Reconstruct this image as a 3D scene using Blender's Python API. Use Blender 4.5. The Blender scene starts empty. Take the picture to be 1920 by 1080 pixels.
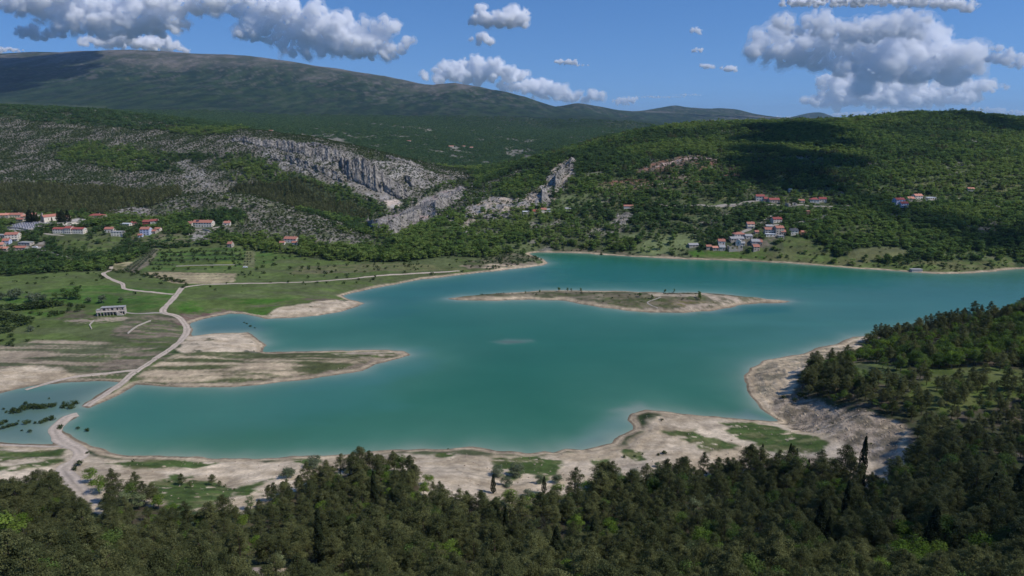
import bpy, math, random, time
import numpy as np
T0 = time.time()
rad = math.radians
SC = bpy.context.scene
COL = SC.collection

# ------------------------------------------------------------------ camera
CAM_H = 150.0
PITCH = rad(13.6)
FPX = 1300.0                      # focal length in pixels of a 1920 wide picture
cam_d = bpy.data.cameras.new('camera')
cam_d.sensor_width = 36.0
cam_d.lens = 36.0 * FPX / 1920.0
cam_d.clip_start = 1.0
cam_d.clip_end = 600000.0
cam = bpy.data.objects.new('camera', cam_d)
COL.objects.link(cam)
cam.location = (0, 0, CAM_H)
cam.rotation_euler = (math.pi / 2 - PITCH, 0, 0)
SC.camera = cam

# ------------------------------------------------------------------ light
SUN_EL, SUN_AZ = rad(50), rad(-22)          # azimuth measured from +X towards +Y
SUNV = np.array([math.cos(SUN_EL) * math.cos(SUN_AZ), math.cos(SUN_EL) * math.sin(SUN_AZ), math.sin(SUN_EL)])
world = bpy.data.worlds.new('World')
SC.world = world
world.use_nodes = True
nt = world.node_tree
nt.nodes.clear()
w_out = nt.nodes.new('ShaderNodeOutputWorld')
w_bg = nt.nodes.new('ShaderNodeBackground')
w_sky = nt.nodes.new('ShaderNodeTexSky')
w_sky.sky_type = 'NISHITA'
w_sky.sun_disc = False
w_sky.sun_elevation = SUN_EL
w_sky.sun_rotation = math.pi / 2 - SUN_AZ
w_sky.altitude = 500
w_sky.air_density = 1.0
w_sky.dust_density = 0.05
w_sky.ozone_density = 3.0
w_hs = nt.nodes.new('ShaderNodeHueSaturation')
w_hs.inputs['Saturation'].default_value = 1.27
w_hs.inputs['Hue'].default_value = 0.508
w_tc = nt.nodes.new('ShaderNodeTexCoord')
w_ad = nt.nodes.new('ShaderNodeVectorMath'); w_ad.operation = 'ADD'; w_ad.inputs[1].default_value = (0, 0, .15)
w_nm = nt.nodes.new('ShaderNodeVectorMath'); w_nm.operation = 'NORMALIZE'
nt.links.new(w_tc.outputs['Generated'], w_ad.inputs[0]); nt.links.new(w_ad.outputs[0], w_nm.inputs[0]); nt.links.new(w_nm.outputs[0], w_sky.inputs[0])
nt.links.new(w_sky.outputs[0], w_hs.inputs['Color'])
nt.links.new(w_hs.outputs[0], w_bg.inputs[0])
w_bg.inputs[1].default_value = 0.12
nt.links.new(w_bg.outputs[0], w_out.inputs[0])

sun_d = bpy.data.lights.new('sun', 'SUN')
sun_d.energy = 3.3
sun_d.angle = rad(0.5)
sun_d.color = (1.0, 0.955, 0.89)
sun = bpy.data.objects.new('sun', sun_d)
COL.objects.link(sun)
from mathutils import Vector, Matrix
sun.rotation_euler = Vector(SUNV.tolist()).to_track_quat('Z', 'Y').to_euler()
sun.location = (0, 0, 3000)

SC.view_settings.view_transform = 'Standard'
SC.view_settings.look = 'None'
SC.view_settings.gamma = 1.0
SC.view_settings.exposure = 0.13
SC.view_settings.use_curve_mapping = False
SC.render.engine = 'CYCLES'
SC.cycles.use_denoising = True
SC.cycles.max_bounces = 40
SC.cycles.diffuse_bounces = 4
SC.cycles.glossy_bounces = 2
SC.cycles.transmission_bounces = 4
SC.cycles.transparent_max_bounces = 8
SC.cycles.volume_bounces = 36
SC.cycles.use_adaptive_sampling = True
SC.cycles.adaptive_threshold = 0.02

# ------------------------------------------------------------------ noise
def _h(ix, iy, s):
    n = (ix.astype(np.int64) * 374761393 + iy.astype(np.int64) * 668265263 + s * 974711) & 0xffffffff
    n = ((n ^ (n >> 13)) * 1274126177) & 0xffffffff
    n = n ^ (n >> 16)
    return (n & 0xffff).astype(np.float32) / 65535.0

def noise(x, y, s=0):
    xf = np.floor(x); yf = np.floor(y)
    ix = xf.astype(np.int64); iy = yf.astype(np.int64)
    u = x - xf; v = y - yf
    u = u * u * u * (u * (u * 6 - 15) + 10); v = v * v * v * (v * (v * 6 - 15) + 10)
    a = _h(ix, iy, s); b = _h(ix + 1, iy, s); c = _h(ix, iy + 1, s); d = _h(ix + 1, iy + 1, s)
    return ((a + (b - a) * u) * (1 - v) + (c + (d - c) * u) * v) * 2 - 1

def fbm(x, y, o=4, s=0, g=0.5):
    t = 0; a = 1; k = 0
    for i in range(o):
        t = t + a * noise(x + i * 17.3, y - i * 9.1, s + i)
        k += a; a *= g; x = x * 2.03; y = y * 2.03
    return t / k

def ridged(x, y, o=4, s=0):
    t = 0; a = 1; k = 0
    for i in range(o):
        t = t + a * (1 - np.abs(noise(x + i * 7.7, y + i * 3.1, s + i)) * 2)
        k += a; a *= 0.55; x = x * 2.1; y = y * 2.1
    return t / k

def sstep(a, b, x):
    t = np.clip((x - a) / (b - a), 0, 1)
    return t * t * (3 - 2 * t)

# ------------------------------------------------------------------ picture ray -> world
CP, SP = math.cos(PITCH), math.sin(PITCH)
def ray(px, py):
    u = (np.asarray(px, float) - 960) / FPX
    v = (540 - np.asarray(py, float)) / FPX
    return np.stack([u, CP + v * SP, -SP + v * CP], -1)
def atY(px, py, Y):
    d = ray(px, py)
    return d / d[..., 1:2] * np.asarray(Y, float)[..., None] + np.array([0, 0, CAM_H])
def at0(pts, z=0.0):
    p = np.array(pts, float)
    d = ray(p[:, 0], p[:, 1])
    t = (CAM_H - z) / -d[:, 2]
    return d[:, :2] * t[:, None]

def sdist(x, y, poly):
    """signed distance to a polygon, positive inside"""
    P = np.asarray(poly, float); Q = np.roll(P, -1, 0)
    best = np.full(x.shape, 1e18); ins = np.zeros(x.shape, bool)
    for (ax, ay), (bx, by) in zip(P, Q):
        ex, ey = bx - ax, by - ay
        wx, wy = x - ax, y - ay
        t = np.clip((wx * ex + wy * ey) / (ex * ex + ey * ey + 1e-9), 0, 1)
        dx = wx - ex * t; dy = wy - ey * t
        best = np.minimum(best, dx * dx + dy * dy)
        c = ((ay > y) != (by > y))
        if c.any():
            ins ^= c & (x < (bx - ax) * (y - ay) / ((by - ay) if by != ay else 1e-9) + ax)
    d = np.sqrt(best)
    return np.where(ins, d, -d)

def sdist_box(x, y, poly, margin):
    P = np.asarray(poly, float)
    m = (x > P[:, 0].min() - margin) & (x < P[:, 0].max() + margin) & (y > P[:, 1].min() - margin) & (y < P[:, 1].max() + margin)
    out = np.full(x.shape, -margin * 1.0)
    if m.any():
        out[m] = sdist(x[m], y[m], P)
    return out

# ------------------------------------------------------------------ shoreline, traced on the lake level
LAKE = [(1000,474),(1010,473),(1060,474),(1100,475),(1128,478),(1170,480),(1240,484),(1320,487),(1400,489),(1490,494),(1560,499),(1620,504),
 (1700,509),(1760,513),(1820,512),(1870,508),(1900,505),(1960,500),(2100,494),(2500,500),(2700,540),(2450,560),(2100,575),(1800,598),(1645,628),(1600,632),(1570,645),(1540,652),(1505,664),
 (1470,671),(1435,678),(1408,690),(1400,705),(1402,725),(1415,745),(1428,768),(1450,781),(1467,793),(1427,790),(1380,788),(1340,783),(1290,778),
 (1240,771),(1210,770),(1185,778),(1180,788),(1188,806),(1165,818),(1150,832),(1120,840),(1090,846),(1060,843),(1035,850),(1020,848),(985,853),(960,850),
 (925,847),(900,842),(870,840),(830,845),(780,845),(700,846),(650,852),(560,857),(500,860),(430,862),(380,862),(310,858),(240,855),(200,850),
 (165,838),(140,822),(120,812),(111,804),(122,793),(141,781),(139,777),(124,782),(104,796),(98,808),(101,830),(98,836),(50,834),(0,832),(-80,832),(-260,828),(-300,775),
 (-120,752),(0,737),(60,722),(120,716),(190,713),(228,716),(218,722),(180,743),(157,760),(168,764),(190,755),(225,736),(250,721),(300,722),(360,725),(440,725),(500,720),(560,712),
 (620,705),(680,695),(700,683),(740,675),(765,665),(755,660),(720,657),(650,658),(560,660),(500,662),(487,660),(497,648),(480,637),(467,623),(407,625),(360,630),
 (353,607),(377,599),(430,587),(457,588),(483,593),(503,597),(547,595),(593,592),(640,584),(660,578),(680,568),(655,562),(638,555),(665,548),
 (720,537),(780,525),(850,517),(920,509),(980,502),(1015,498),(1027,493),(1018,486),(1000,480),(990,476)]
ISLE = [(842,560),(870,556),(930,551),(1000,546),(1060,545),(1150,546),(1250,549),(1310,549),(1350,552),(1400,558),(1440,562),(1480,564),(1470,567),(1430,568),(1390,570),
 (1360,577),(1330,583),(1280,586),(1220,585),(1160,580),(1125,575),(1090,570),(1060,563),(1000,561),(920,563),(860,562)]
LAKEW, ISLEW = at0(LAKE), at0(ISLE)

def shore(x, y):
    """distance from the water's edge, positive on land"""
    wx = x + 2.2 * fbm(x / 14, y / 14, 3, 71); wy = y + 2.2 * fbm(x / 14 + 50, y / 14, 3, 72)
    far = y > 1000
    s = np.full(x.shape, 300.0)
    m = ~far & (y > 200)
    if m.any():
        a = -sdist(wx[m], wy[m], LAKEW)
        b = sdist(wx[m], wy[m], ISLEW)
        s[m] = np.maximum(a, b)
    return s

# ------------------------------------------------------------------ relief: control points seen in the picture (x, y, depth)
C = []
def P(*rows):
    for r in rows:
        C.append(atY(r[0], r[1], r[2]))
def W(*rows):
    for r in rows:
        C.append(np.array(r, float))
# near slope below the camera
W((0,5,140),(-60,5,140),(60,5,140),(0,-60,147))
for X in (-260,-180,-120,-60,0,60,110):
    for Y, z in ((40,104),(90,74),(135,47),(165,31),(195,20),(225,11.5),(250,6.5),(275,4)):
        if abs(X) < Y * 1.3 + 40:
            W((X, Y, z))
for X, z in ((-260,2),(-120,2),(-60,6),(-30,8),(0,3),(60,3),(100,3)):
    W((X, 262, z))
P((1650,905,255),(1700,850,262),(1850,838,262),(1900,915,222),(1900,1010,172),(1900,1090,134),(1700,905,232),(1700,1000,180),(2100,900,230),(2100,800,280))
P((1700,800,288),(1600,805,292),(1600,760,315),(1500,770,322),(1540,735,340),(1600,700,362),(1750,740,312),(1820,715,330),(1900,745,300),(1660,652,440),(1720,640,440),(1800,612,450),
  (1920,582,452),(2020,560,455),(1900,640,400),(1800,650,400),(1700,670,395),(2100,620,400),(2100,700,340))
W((330,560,3),(400,560,6),(520,520,10))
# left plain
W((-560,640,5),(-450,600,4),(-300,640,4),(-200,600,4),(-450,480,4),(-300,520,4),(-230,470,3),(-350,380,3),(-280,340,2),(-220,330,2),(-150,430,3),(-90,430,3),(-180,410,2.5),(-120,660,4),(-60,720,4),(0,770,5),(30,800,6),
  (-260,300,2),(-500,330,4),(-700,500,6))
P((300,505,680),(470,500,695),(100,520,640),(-50,520,640),(600,490,725),(700,480,748))
P((900,492,735),(980,486,745),(940,478,772))
for px in (-60, 60, 200, 330, 470, 600, 720):
    P((px,472,765),(px,450,800),(px,430,842))
P((0,405,930),(100,408,905),(180,405,930),(800,455,800),(860,440,830))
# rocky knoll above the village
P((400,364,1040),(340,372,1040),(300,384,1030),(250,396,1010),(460,368,1030),(500,380,1010),(560,399,960),(620,422,910),(690,440,850),(400,400,930),(500,415,895),(300,412,935))
W((-480,1200,14),(-380,1180,14),(-300,1120,10),(-640,1180,22))
# karst slope with the gorge
for px, rows in {
  -150:((380,1050),(350,1250),(300,1480),(250,1730),(215,1900),(198,2050)),
  0:((380,1050),(350,1250),(300,1480),(250,1730),(215,1900),(200,2000)),
  150:((380,1080),(350,1250),(300,1470),(250,1720),(225,1850),(208,1960)),
  300:((350,1260),(300,1450),(260,1650),(235,1800),(224,1880)),
  450:((370,1150),(340,1250),(300,1380),(275,1490),(258,1560),(243,1680)),
  560:((385,1120),(340,1230),(300,1340),(285,1400),(266,1480),(255,1560)),
  640:((402,1060),(370,1150),(330,1250),(300,1330),(285,1390),(272,1430)),
  760:((385,1130),(350,1230),(325,1290),(305,1350),(298,1400)),
  860:((350,1310),(335,1400),(324,1440))}.items():
    P(*[(px, a, b) for a, b in rows])
# gorge and the shoulder beyond it
P((700,432,960),(750,437,930),(790,420,960),(830,410,965),(700,415,1050),(760,400,1080),(830,365,1180),(880,343,1280),(900,400,960),(900,450,835),(980,384,1000),(990,402,935),(1080,400,930),
  (1075,302,1250),(1020,345,1130),(1020,300,1290),(950,345,1180),(925,335,1330),(950,322,1350),(1000,300,1380),(1080,281,1420),(1140,262,1480),(1200,245,1550))
# hill on the far side of the lake
for px, rows in {
  1080:((465,800),(430,865),(360,1030),(330,1120)),
  1200:((468,785),(440,830),(400,910),(350,1040),(300,1220),(270,1390)),
  1300:((475,760),(450,800),(400,890),(350,1010),(300,1180),(260,1400),(236,1570)),
  1400:((478,750),(450,785),(400,880),(350,1000),(300,1170),(260,1380),(232,1560)),
  1500:((482,740),(450,780),(400,880),(350,1000),(300,1150),(260,1350),(233,1540)),
  1600:((490,722),(450,775),(400,870),(350,990),(300,1140),(260,1330),(230,1560)),
  1700:((495,712),(450,770),(400,860),(350,980),(300,1130),(250,1400),(215,1620)),
  1800:((497,708),(450,765),(400,855),(350,970),(300,1120),(250,1400),(211,1640)),
  1920:((490,715),(450,760),(400,850),(350,970),(300,1120),(250,1420),(221,1680)),
  2100:((480,720),(450,760),(400,850),(350,960),(300,1100),(260,1350),(232,1650)),
  2600:((450,760),(400,850),(350,960),(300,1100),(260,1350),(240,1650))}.items():
    P(*[(px, a, b) for a, b in rows])
for az, z in ((0.05,60),(0.15,80),(0.25,90),(0.35,100),(0.5,110),(0.64,100),(0.75,90)):
    W((2300*math.sin(az)/math.cos(az), 2300, z), (4500*math.tan(az), 4500, 90), (8000*math.tan(az), 8000, 110))
# plateau behind the gorge
P((800,320,1900),(900,322,1980),(980,318,1950),(900,300,2350),(1000,300,2350),(900,270,3000),(900,242,4000),(700,283,2250),(700,245,3200),(700,226,4000),(560,262,2200),(560,240,3000),(560,224,4000),
  (1050,280,2500),(1060,252,3500),(1150,243,4000),(1150,262,2800),(430,236,2500),(430,226,3500),(300,221,3500),(100,206,3800),(-100,200,3800),(300,222,2600),(100,210,2600),(-100,205,2600))
# long mountain
for px, sk, Y in ((-500,100,9000),(-250,105,9000),(-60,100,9200),(60,97,9200),(150,95,9000),(235,92,8800),(330,97,8800),(430,101,8700),(500,109,8600),(560,118,8500),(640,130,8400),(700,140,8300),
                  (760,152,8200),(805,161,8100),(845,156,8000),(900,162,8000),(950,172,7900),(990,182,7900),(1025,194,7900),(1080,192,8600),(1130,200,9000),(1180,208,9500)):
    base = 215 if px < 500 else 228
    foot = 4800
    P((px, sk, Y), (px, sk + 4, Y * 0.94))
    n = 5
    for i in range(n):
        t = i / n
        yy = foot + (Y * 0.90 - foot) * t
        rr = base + (sk + 12 - base) * (0.15 + 0.85 * t)
        P((px, rr, yy))
    b = atY(px, sk, Y)
    W((b[0] * 1.4, b[1] * 1.4, b[2] * 0.55))
P((1215,207,12500),(1240,202,12500),(1268,196,12500),(1295,205,12500),(1320,206,12500),(1345,202,12500),(1385,205,12500),(1415,215,12500),(1445,226,12500),(1470,225,16500),(1490,218,16500),(1515,211,16500),(1540,208,16500),(1560,218,16500),(1580,231,16500),
  (1640,236,16500),(1800,240,16500),(2000,240,16500),(2400,240,16500))
for az in (-.7,-.4,-.2,0,.2,.4,.7):
    W((26000*math.sin(az), 26000*math.cos(az), 60))
C = np.array(C)
def uv(x, y):
    d = np.sqrt(x * x + y * y) + 1e-6
    return np.arctan2(x, y), np.log(d)
KA = 1.9
cu, cv = uv(C[:, 0], C[:, 1])
cu = cu * KA
# closest duplicates are relaxed
D = np.sqrt((cu[:, None] - cu[None]) ** 2 + (cv[:, None] - cv[None]) ** 2)
n = len(C)
reg = 0.0015
wgt = np.linalg.solve(np.block([[D - np.eye(n) * reg, np.ones((n, 1))], [np.ones((1, n)), np.zeros((1, 1))]]), np.append(C[:, 2], 0))
GU = np.linspace(-0.95, 0.95, 420); GV = np.linspace(math.log(20), math.log(30000), 620)
gu, gv = np.meshgrid(GU * KA, GV)
G = np.full(gu.shape, wgt[-1])
for i in range(n):
    G += wgt[i] * np.sqrt((gu - cu[i]) ** 2 + (gv - cv[i]) ** 2)
def blur(a, k):
    for _ in range(k):
        p = np.pad(a, 1, mode='edge')
        a = (p[:-2, 1:-1] + p[2:, 1:-1] + p[1:-1, :-2] + p[1:-1, 2:] + 4 * a) / 8
    return a
G = blur(G, 2)

def base(x, y):
    a, v = uv(x, y)
    a = np.clip(a, GU[0], GU[-1] - 1e-6); v = np.clip(v, GV[0], GV[-1] - 1e-6)
    fi = (a - GU[0]) / (GU[1] - GU[0]); fj = (v - GV[0]) / (GV[1] - GV[0])
    i = np.clip(fi.astype(int), 0, len(GU) - 2); j = np.clip(fj.astype(int), 0, len(GV) - 2)
    fi = fi - i; fj = fj - j
    return (G[j, i] * (1 - fi) + G[j, i + 1] * fi) * (1 - fj) + (G[j + 1, i] * (1 - fi) + G[j + 1, i + 1] * fi) * fj

def H0(x, y, s=None):
    x = np.asarray(x, float); y = np.asarray(y, float)
    d = np.sqrt(x * x + y * y)
    b = base(x, y)
    k = sstep(4, 30, b)
    far = sstep(1800, 5000, d)
    b = b + k * (1 - far) * (3.2 * fbm(x / 90, y / 90, 4, 3) + 1.6 * ridged(x / 45, y / 45, 3, 5))
    b = b + far * sstep(120, 700, b) * (46 * ridged(x / 900, y / 1100, 5, 9) + 26 * fbm(x / 330, y / 500, 4, 10)) * (1 - 0.8 * sstep(7600, 8500, d))
    b = b + 0.35 * fbm(x / 9, y / 9, 3, 12) * (1 - far)
    if s is None:
        s = shore(x, y)
    land = np.maximum(b, 0.5)
    z = 0.16 + np.minimum(s, 12) * 0.09 + (land - 0.5) * sstep(0, 42, s)
    st_ = sstep(1, 4, s) * sstep(60, 30, s) * (y < 430)
    z = z + st_ * (.22 * noise(s / 2.3, x / 70, 16) + .16 * ridged(x / 7, y / 6, 3, 17))
    zi = 0.16 + np.minimum(s, 7) * 0.30 + np.clip(s - 7, 0, 22) * 0.13 + 0.3 * fbm(x / 8, y / 8, 3, 14) * sstep(2, 8, s)
    isl = (x > -60) & (x < 230) & (y > 470) & (y < 590)
    z = np.where(isl & (s < 40) , zi, z)
    return np.where(s > 0, z, np.maximum(-8.0, 0.16 + s * 0.16))

def ground(pts, H=None):
    """points of the land seen through picture pixels"""
    H = H or H0
    p = np.array(pts, float).reshape(-1, 2)
    d = ray(p[:, 0], p[:, 1]); d = d / d[:, 1:2]
    Ys = np.exp(np.linspace(math.log(70), math.log(17000), 1100))
    X = d[:, 0:1] * Ys; Z = CAM_H + d[:, 2:3] * Ys; YY = np.broadcast_to(Ys, X.shape)
    hz = H(X.ravel(), YY.ravel().copy()).reshape(X.shape)
    under = Z < np.maximum(hz, 0)
    idx = np.where(under.any(1), under.argmax(1), len(Ys) - 1)
    i0 = np.maximum(idx - 1, 0)
    r = np.arange(len(p))
    e0 = Z[r, i0] - np.maximum(hz[r, i0], 0); e1 = Z[r, idx] - np.maximum(hz[r, idx], 0)
    t = np.clip(e0 / (e0 - e1 + 1e-9), 0, 1)
    Yh = Ys[i0] + (Ys[idx] - Ys[i0]) * t
    out = d * Yh[:, None]; out[:, 2] = np.maximum(H(out[:, 0], out[:, 1]), 0)
    return out
print('relief', round(time.time() - T0, 1))
# ------------------------------------------------------------------ land cover, traced as areas on the ground
GRASS = (.094, .130, .036); LUSH = (.052, .120, .016); DRYG = (.135, .140, .058); YELL = (.16, .16, .035)
SAND = (.43, .340, .228); PALE = (.54, .44, .315); MUD = (.20, .16, .115); KARST = (.205, .185, .152); PALEROCK = (.33, .305, .27)
SCRUB = (.060, .075, .034); FLOOR = (.030, .048, .018); PFLOOR = (.085, .068, .042); RED = (.24, .125, .085); HAY = (.34, .285, .165)
PLOW = (.20, .17, .12); STONE = (.34, .31, .28); DKGREEN = (.022, .042, .018); BROWN = (.12, .098, .07)
Z = []
def zone(poly, a, b=None, mix=0.5, scale=(20, 20), cover=1.0, feather=4, tree=0, bush=0, rock=0, warp=1.0, con=3.0):
    Z.append(dict(poly=poly, a=a, b=b or a, mix=mix, scale=scale, cover=cover, feather=feather, tree=tree, bush=bush, rock=rock, warp=warp, con=con))
# -- beyond the lake, left: karst slope
zone([(-300,200),(0,196),(200,205),(420,236),(640,262),(870,318),(905,340),(850,352),(760,402),(690,415),(600,432),(540,404),(470,372),(350,372),(200,402),(0,390),(-300,390)], KARST, SCRUB, .52, (30, 50), feather=12, bush=1.0, rock=.35)
zone([(-300,192),(0,190),(200,200),(420,235),(560,250),(430,252),(300,244),(170,236),(0,222),(-300,220)], FLOOR, SCRUB, .4, (60, 60), .85, feather=20, tree=.8, bush=.2)
zone([(90,275),(180,268),(290,285),(330,300),(300,322),(200,318),(100,300)], FLOOR, SCRUB, .5, (40, 60), .8, feather=18, tree=.8)
zone([(300,290),(400,285),(520,300),(560,330),(440,345),(430,318),(340,316)], FLOOR, SCRUB, .5, (40, 60), .6, feather=18, tree=.6)
zone([(-300,352),(0,348),(150,352),(340,356),(370,372),(300,392),(180,404),(-300,400)], DKGREEN, FLOOR, .5, (60, 60), .95, feather=12, tree=1)
zone([(420,350),(500,345),(560,340),(600,350),(640,385),(700,402),(640,420),(560,402),(470,376)], DKGREEN, FLOOR, .5, (60, 60), .95, feather=10, tree=.95)
zone([(550,330),(640,345),(700,365),(740,392),(700,402),(640,398),(590,372)], FLOOR, SCRUB, .6, (30, 40), .95, feather=8, tree=.55)
zone([(430,256),(520,262),(640,280),(700,300),(800,320),(860,330),(820,350),(740,372),(720,385),(650,352),(560,322),(500,300)], PALEROCK, KARST, .5, (14, 40), .8, feather=8, bush=.75, rock=1)
zone([(330,305),(352,300),(400,338),(430,356),(370,358)], PALEROCK, KARST, .5, (8, 14), .7, feather=9, bush=.5, rock=1)
zone([(715,375),(745,372),(760,385),(735,392)], (.52,.42,.34), PALEROCK, .4, (8, 8), .95, feather=3, rock=.3)
zone([(640,345),(700,340),(740,372),(700,372)], STONE, KARST, .5, (10, 20), .7, feather=5, rock=.4, bush=.2)
# -- gorge walls, spur and knoll
zone([(700,400),(760,380),(850,345),(900,345),(960,322),(1000,310),(930,350),(880,392),(800,420),(740,440),(690,432)], SCRUB, KARST, .5, (16, 30), 1, feather=6, bush=.75, tree=.15, rock=.4)
zone([(690,415),(760,395),(800,372),(860,350),(875,352),(850,380),(800,415),(760,432),(735,445),(700,432)], PALEROCK, (.30,.24,.215), .5, (10, 10), .97, feather=3, bush=.06, rock=.9)
zone([(870,395),(920,370),(980,372),(1010,355),(1035,320),(1060,298),(1085,300),(1075,330),(1050,355),(1030,385),(960,396),(900,410),(870,425)], PALEROCK, (.42,.34,.26), .45, (16, 16), .85, feather=6, bush=.32, rock=.9)
zone([(235,404),(300,382),(360,360),(420,358),(480,368),(560,394),(640,418),(700,440),(722,462),(640,462),(560,450),(430,438),(400,420),(330,412)], KARST, (.10,.11,.06), .5, (14, 12), .97, feather=6, bush=.8, rock=.45)
zone([(335,400),(420,395),(460,405),(430,422),(330,425),(290,415)], FLOOR, SCRUB, .5, (16, 16), .9, feather=8, tree=.75, bush=.3)
# -- hill beyond the lake
zone([(1130,345),(1200,330),(1280,300),(1330,295),(1385,305),(1390,330),(1330,345),(1230,360),(1140,372)], (.17,.14,.095), RED, .45, (18, 30), .62, feather=10, tree=.3, bush=.5, rock=.2)
zone([(1185,325),(1235,302),(1290,292),(1330,293),(1290,308),(1230,326)], RED, BROWN, .5, (9, 14), .85, feather=4, bush=.2, rock=.5)
zone([(1380,288),(1420,280),(1445,292),(1430,318),(1400,322)], KARST, SCRUB, .5, (12, 14), .6, feather=12, bush=.6, tree=.3, rock=.5)
zone([(1560,300),(1700,290),(1860,300),(1860,330),(1700,320)], KARST, SCRUB, .6, (14, 30), .45, feather=14, tree=.5, bush=.4, rock=.5)
zone([(1100,350),(1180,340),(1390,340),(1400,395),(1280,408),(1120,402)], (.13,.135,.06), SCRUB, .5, (40, 12), .5, feather=10, tree=.35, bush=.5)
zone([(1390,330),(1420,335),(1450,372),(1390,372)], DRYG, SCRUB, .5, (20, 12), .7, feather=8, tree=.2, bush=.4)
zone([(1400,352),(1560,352),(1580,392),(1540,398),(1480,392),(1400,385)], (.11,.115,.06), SCRUB, .5, (30, 10), .8, feather=6, tree=.15, bush=.35)
zone([(1550,345),(1920,325),(2200,325),(2200,372),(1760,372),(1700,368),(1600,372)], DRYG, SCRUB, .5, (60, 14), .6, feather=10, tree=.3, bush=.5)
zone([(1385,440),(1470,430),(1480,452),(1430,470),(1350,470)], (.15,.13,.09), SCRUB, .5, (12, 12), .6, feather=5, tree=.2)
zone([(1320,462),(1400,470),(1470,472),(1540,478),(1640,488),(1700,492),(1820,490),(1900,480),(1920,520),(1700,512),(1500,495),(1320,485)], (.115,.118,.05), GRASS, .5, (30, 8), .92, feather=4, tree=.06, bush=.35)
zone([(1470,440),(1520,450),(1560,472),(1560,492),(1470,486)], (.105,.118,.045), GRASS, .5, (20, 10), .95, feather=4, tree=.04, bush=.2)
zone([(1585,474),(1620,464),(1670,462),(1708,470),(1712,480),(1660,488),(1600,486)], (.125,.135,.062), DRYG, .5, (30, 8), 1, feather=3, tree=0, bush=.08)
zone([(1560,432),(1620,420),(1660,432),(1600,442),(1560,446)], DRYG, SCRUB, .5, (20, 8), .8, feather=4, tree=.12)
zone([(1150,408),(1178,400),(1190,408),(1170,422),(1150,422)], PALEROCK, KARST, .5, (6, 6), .95, feather=3, rock=1, bush=.05)
zone([(980,474),(1080,465),(1200,476),(1320,484),(1320,490),(1200,486),(1060,478),(990,478)], (.16,.135,.085), SCRUB, .5, (16, 6), .85, feather=4, tree=.1, bush=.5)
# -- left bank: woods, village green, fields
zone([(-300,398),(150,398),(330,415),(440,440),(560,455),(720,465),(780,455),(880,470),(930,490),(800,505),(560,505),(200,512),(-300,520)], SCRUB, (.085,.105,.04), .5, (24, 12), 1, feather=6, tree=.68, bush=.5)
zone([(560,452),(700,465),(790,452),(880,468),(900,488),(780,492),(640,484),(560,476)], FLOOR, SCRUB, .4, (30, 20), 1, feather=5, tree=1, bush=.2)
zone([(-300,462),(0,458),(60,472),(140,492),(200,496),(195,510),(100,515),(-300,515)], FLOOR, SCRUB, .5, (30, 14), .9, feather=5, tree=.85, bush=.4)
zone([(-300,398),(20,395),(200,398),(235,392),(200,386),(-300,380)], (.075,.10,.04), SCRUB, .5, (30, 20), .9, feather=6, tree=.55, bush=.4)
zone([(100,452),(160,444),(210,440),(250,450),(220,470),(170,478),(120,470)], (.10,.115,.05), GRASS, .5, (16, 8), .95, feather=3, tree=.05, bush=.2)
zone([(250,435),(330,440),(390,445),(420,452),(300,462),(240,458)], (.14,.125,.075), GRASS, .5, (16, 6), .9, feather=3, tree=.1, bush=.2)
zone([(195,395),(250,388),(290,395),(260,408),(215,405)], STONE, KARST, .5, (8, 8), .85, feather=4, bush=.3, rock=.6)
zone([(-400,520),(0,518),(200,507),(290,466),(440,460),(460,470),(640,490),(760,492),(800,484),(930,482),(1020,478),(1040,500),(840,520),(660,560),(500,600),(355,610),(345,640),(250,730),(0,760),(-400,760)], GRASS, (.095,.115,.045), .5, (46, 14), 1, feather=4, tree=.0, bush=.05)
zone([(290,470),(440,465),(560,480),(480,500),(250,510)], (.066,.118,.028), GRASS, .5, (40, 5), 1, feather=3, bush=.2)
for k, yy in enumerate((472, 479, 487, 496)):
    zone([(300-k*12,yy),(455,yy-1),(455,yy+1.4),(298-k*12,yy+2)], DKGREEN, SCRUB, .5, (10, 4), .9, feather=1.5, bush=.9)
zone([(330,494),(440,490),(440,500),(340,503)], (.115,.15,.03), GRASS, .5, (30, 6), .9, feather=2)
zone([(214,494),(252,491),(235,506),(212,508)], HAY, DRYG, .3, (14, 6), .97, feather=1.5)
zone([(268,512),(290,510),(443,513),(438,529),(405,532),(330,532)], HAY, (.27,.215,.135), .45, (60, 2.5), .98, feather=1.5)
zone([(232,508),(290,466),(300,465),(278,498),(252,512)], (.15,.14,.085), PLOW, .5, (3, 40), .98, feather=1.2, bush=.1)
zone([(455,500),(462,470),(478,471),(478,502)], (.16,.165,.085), DRYG, .5, (3, 30), .95, feather=1)
zone([(440,545),(600,540),(820,515),(1000,499),(1010,503),(830,522),(700,545),(600,560)], (.10,.115,.05), GRASS, .4, (40, 5), .9, feather=3)
zone([(80,530),(210,512),(195,545),(60,555)], (.105,.13,.045), GRASS, .5, (40, 10), .95, feather=5)
zone([(340,565),(420,560),(560,560),(500,588),(360,588),(330,580)], LUSH, GRASS, .3, (40, 8), .95, feather=4)
zone([(150,532),(345,545),(300,575),(240,590),(60,595),(0,560)], (.060,.118,.022), GRASS, .4, (40, 8), .8, feather=5)
zone([(560,500),(700,494),(830,500),(900,505),(820,508),(640,512),(540,515)], DRYG, (.13,.125,.065), .4, (30, 5), .8, feather=3, bush=.15)
zone([(860,498),(930,494),(1000,490),(1010,498),(940,503),(880,503)], SAND, MUD, .5, (20, 5), .8, feather=3, bush=.2)
zone([(870,490),(960,474),(1010,482),(1022,490),(960,494)], (.15,.135,.08), SCRUB, .5, (14, 6), .9, feather=3, bush=.7)
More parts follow.
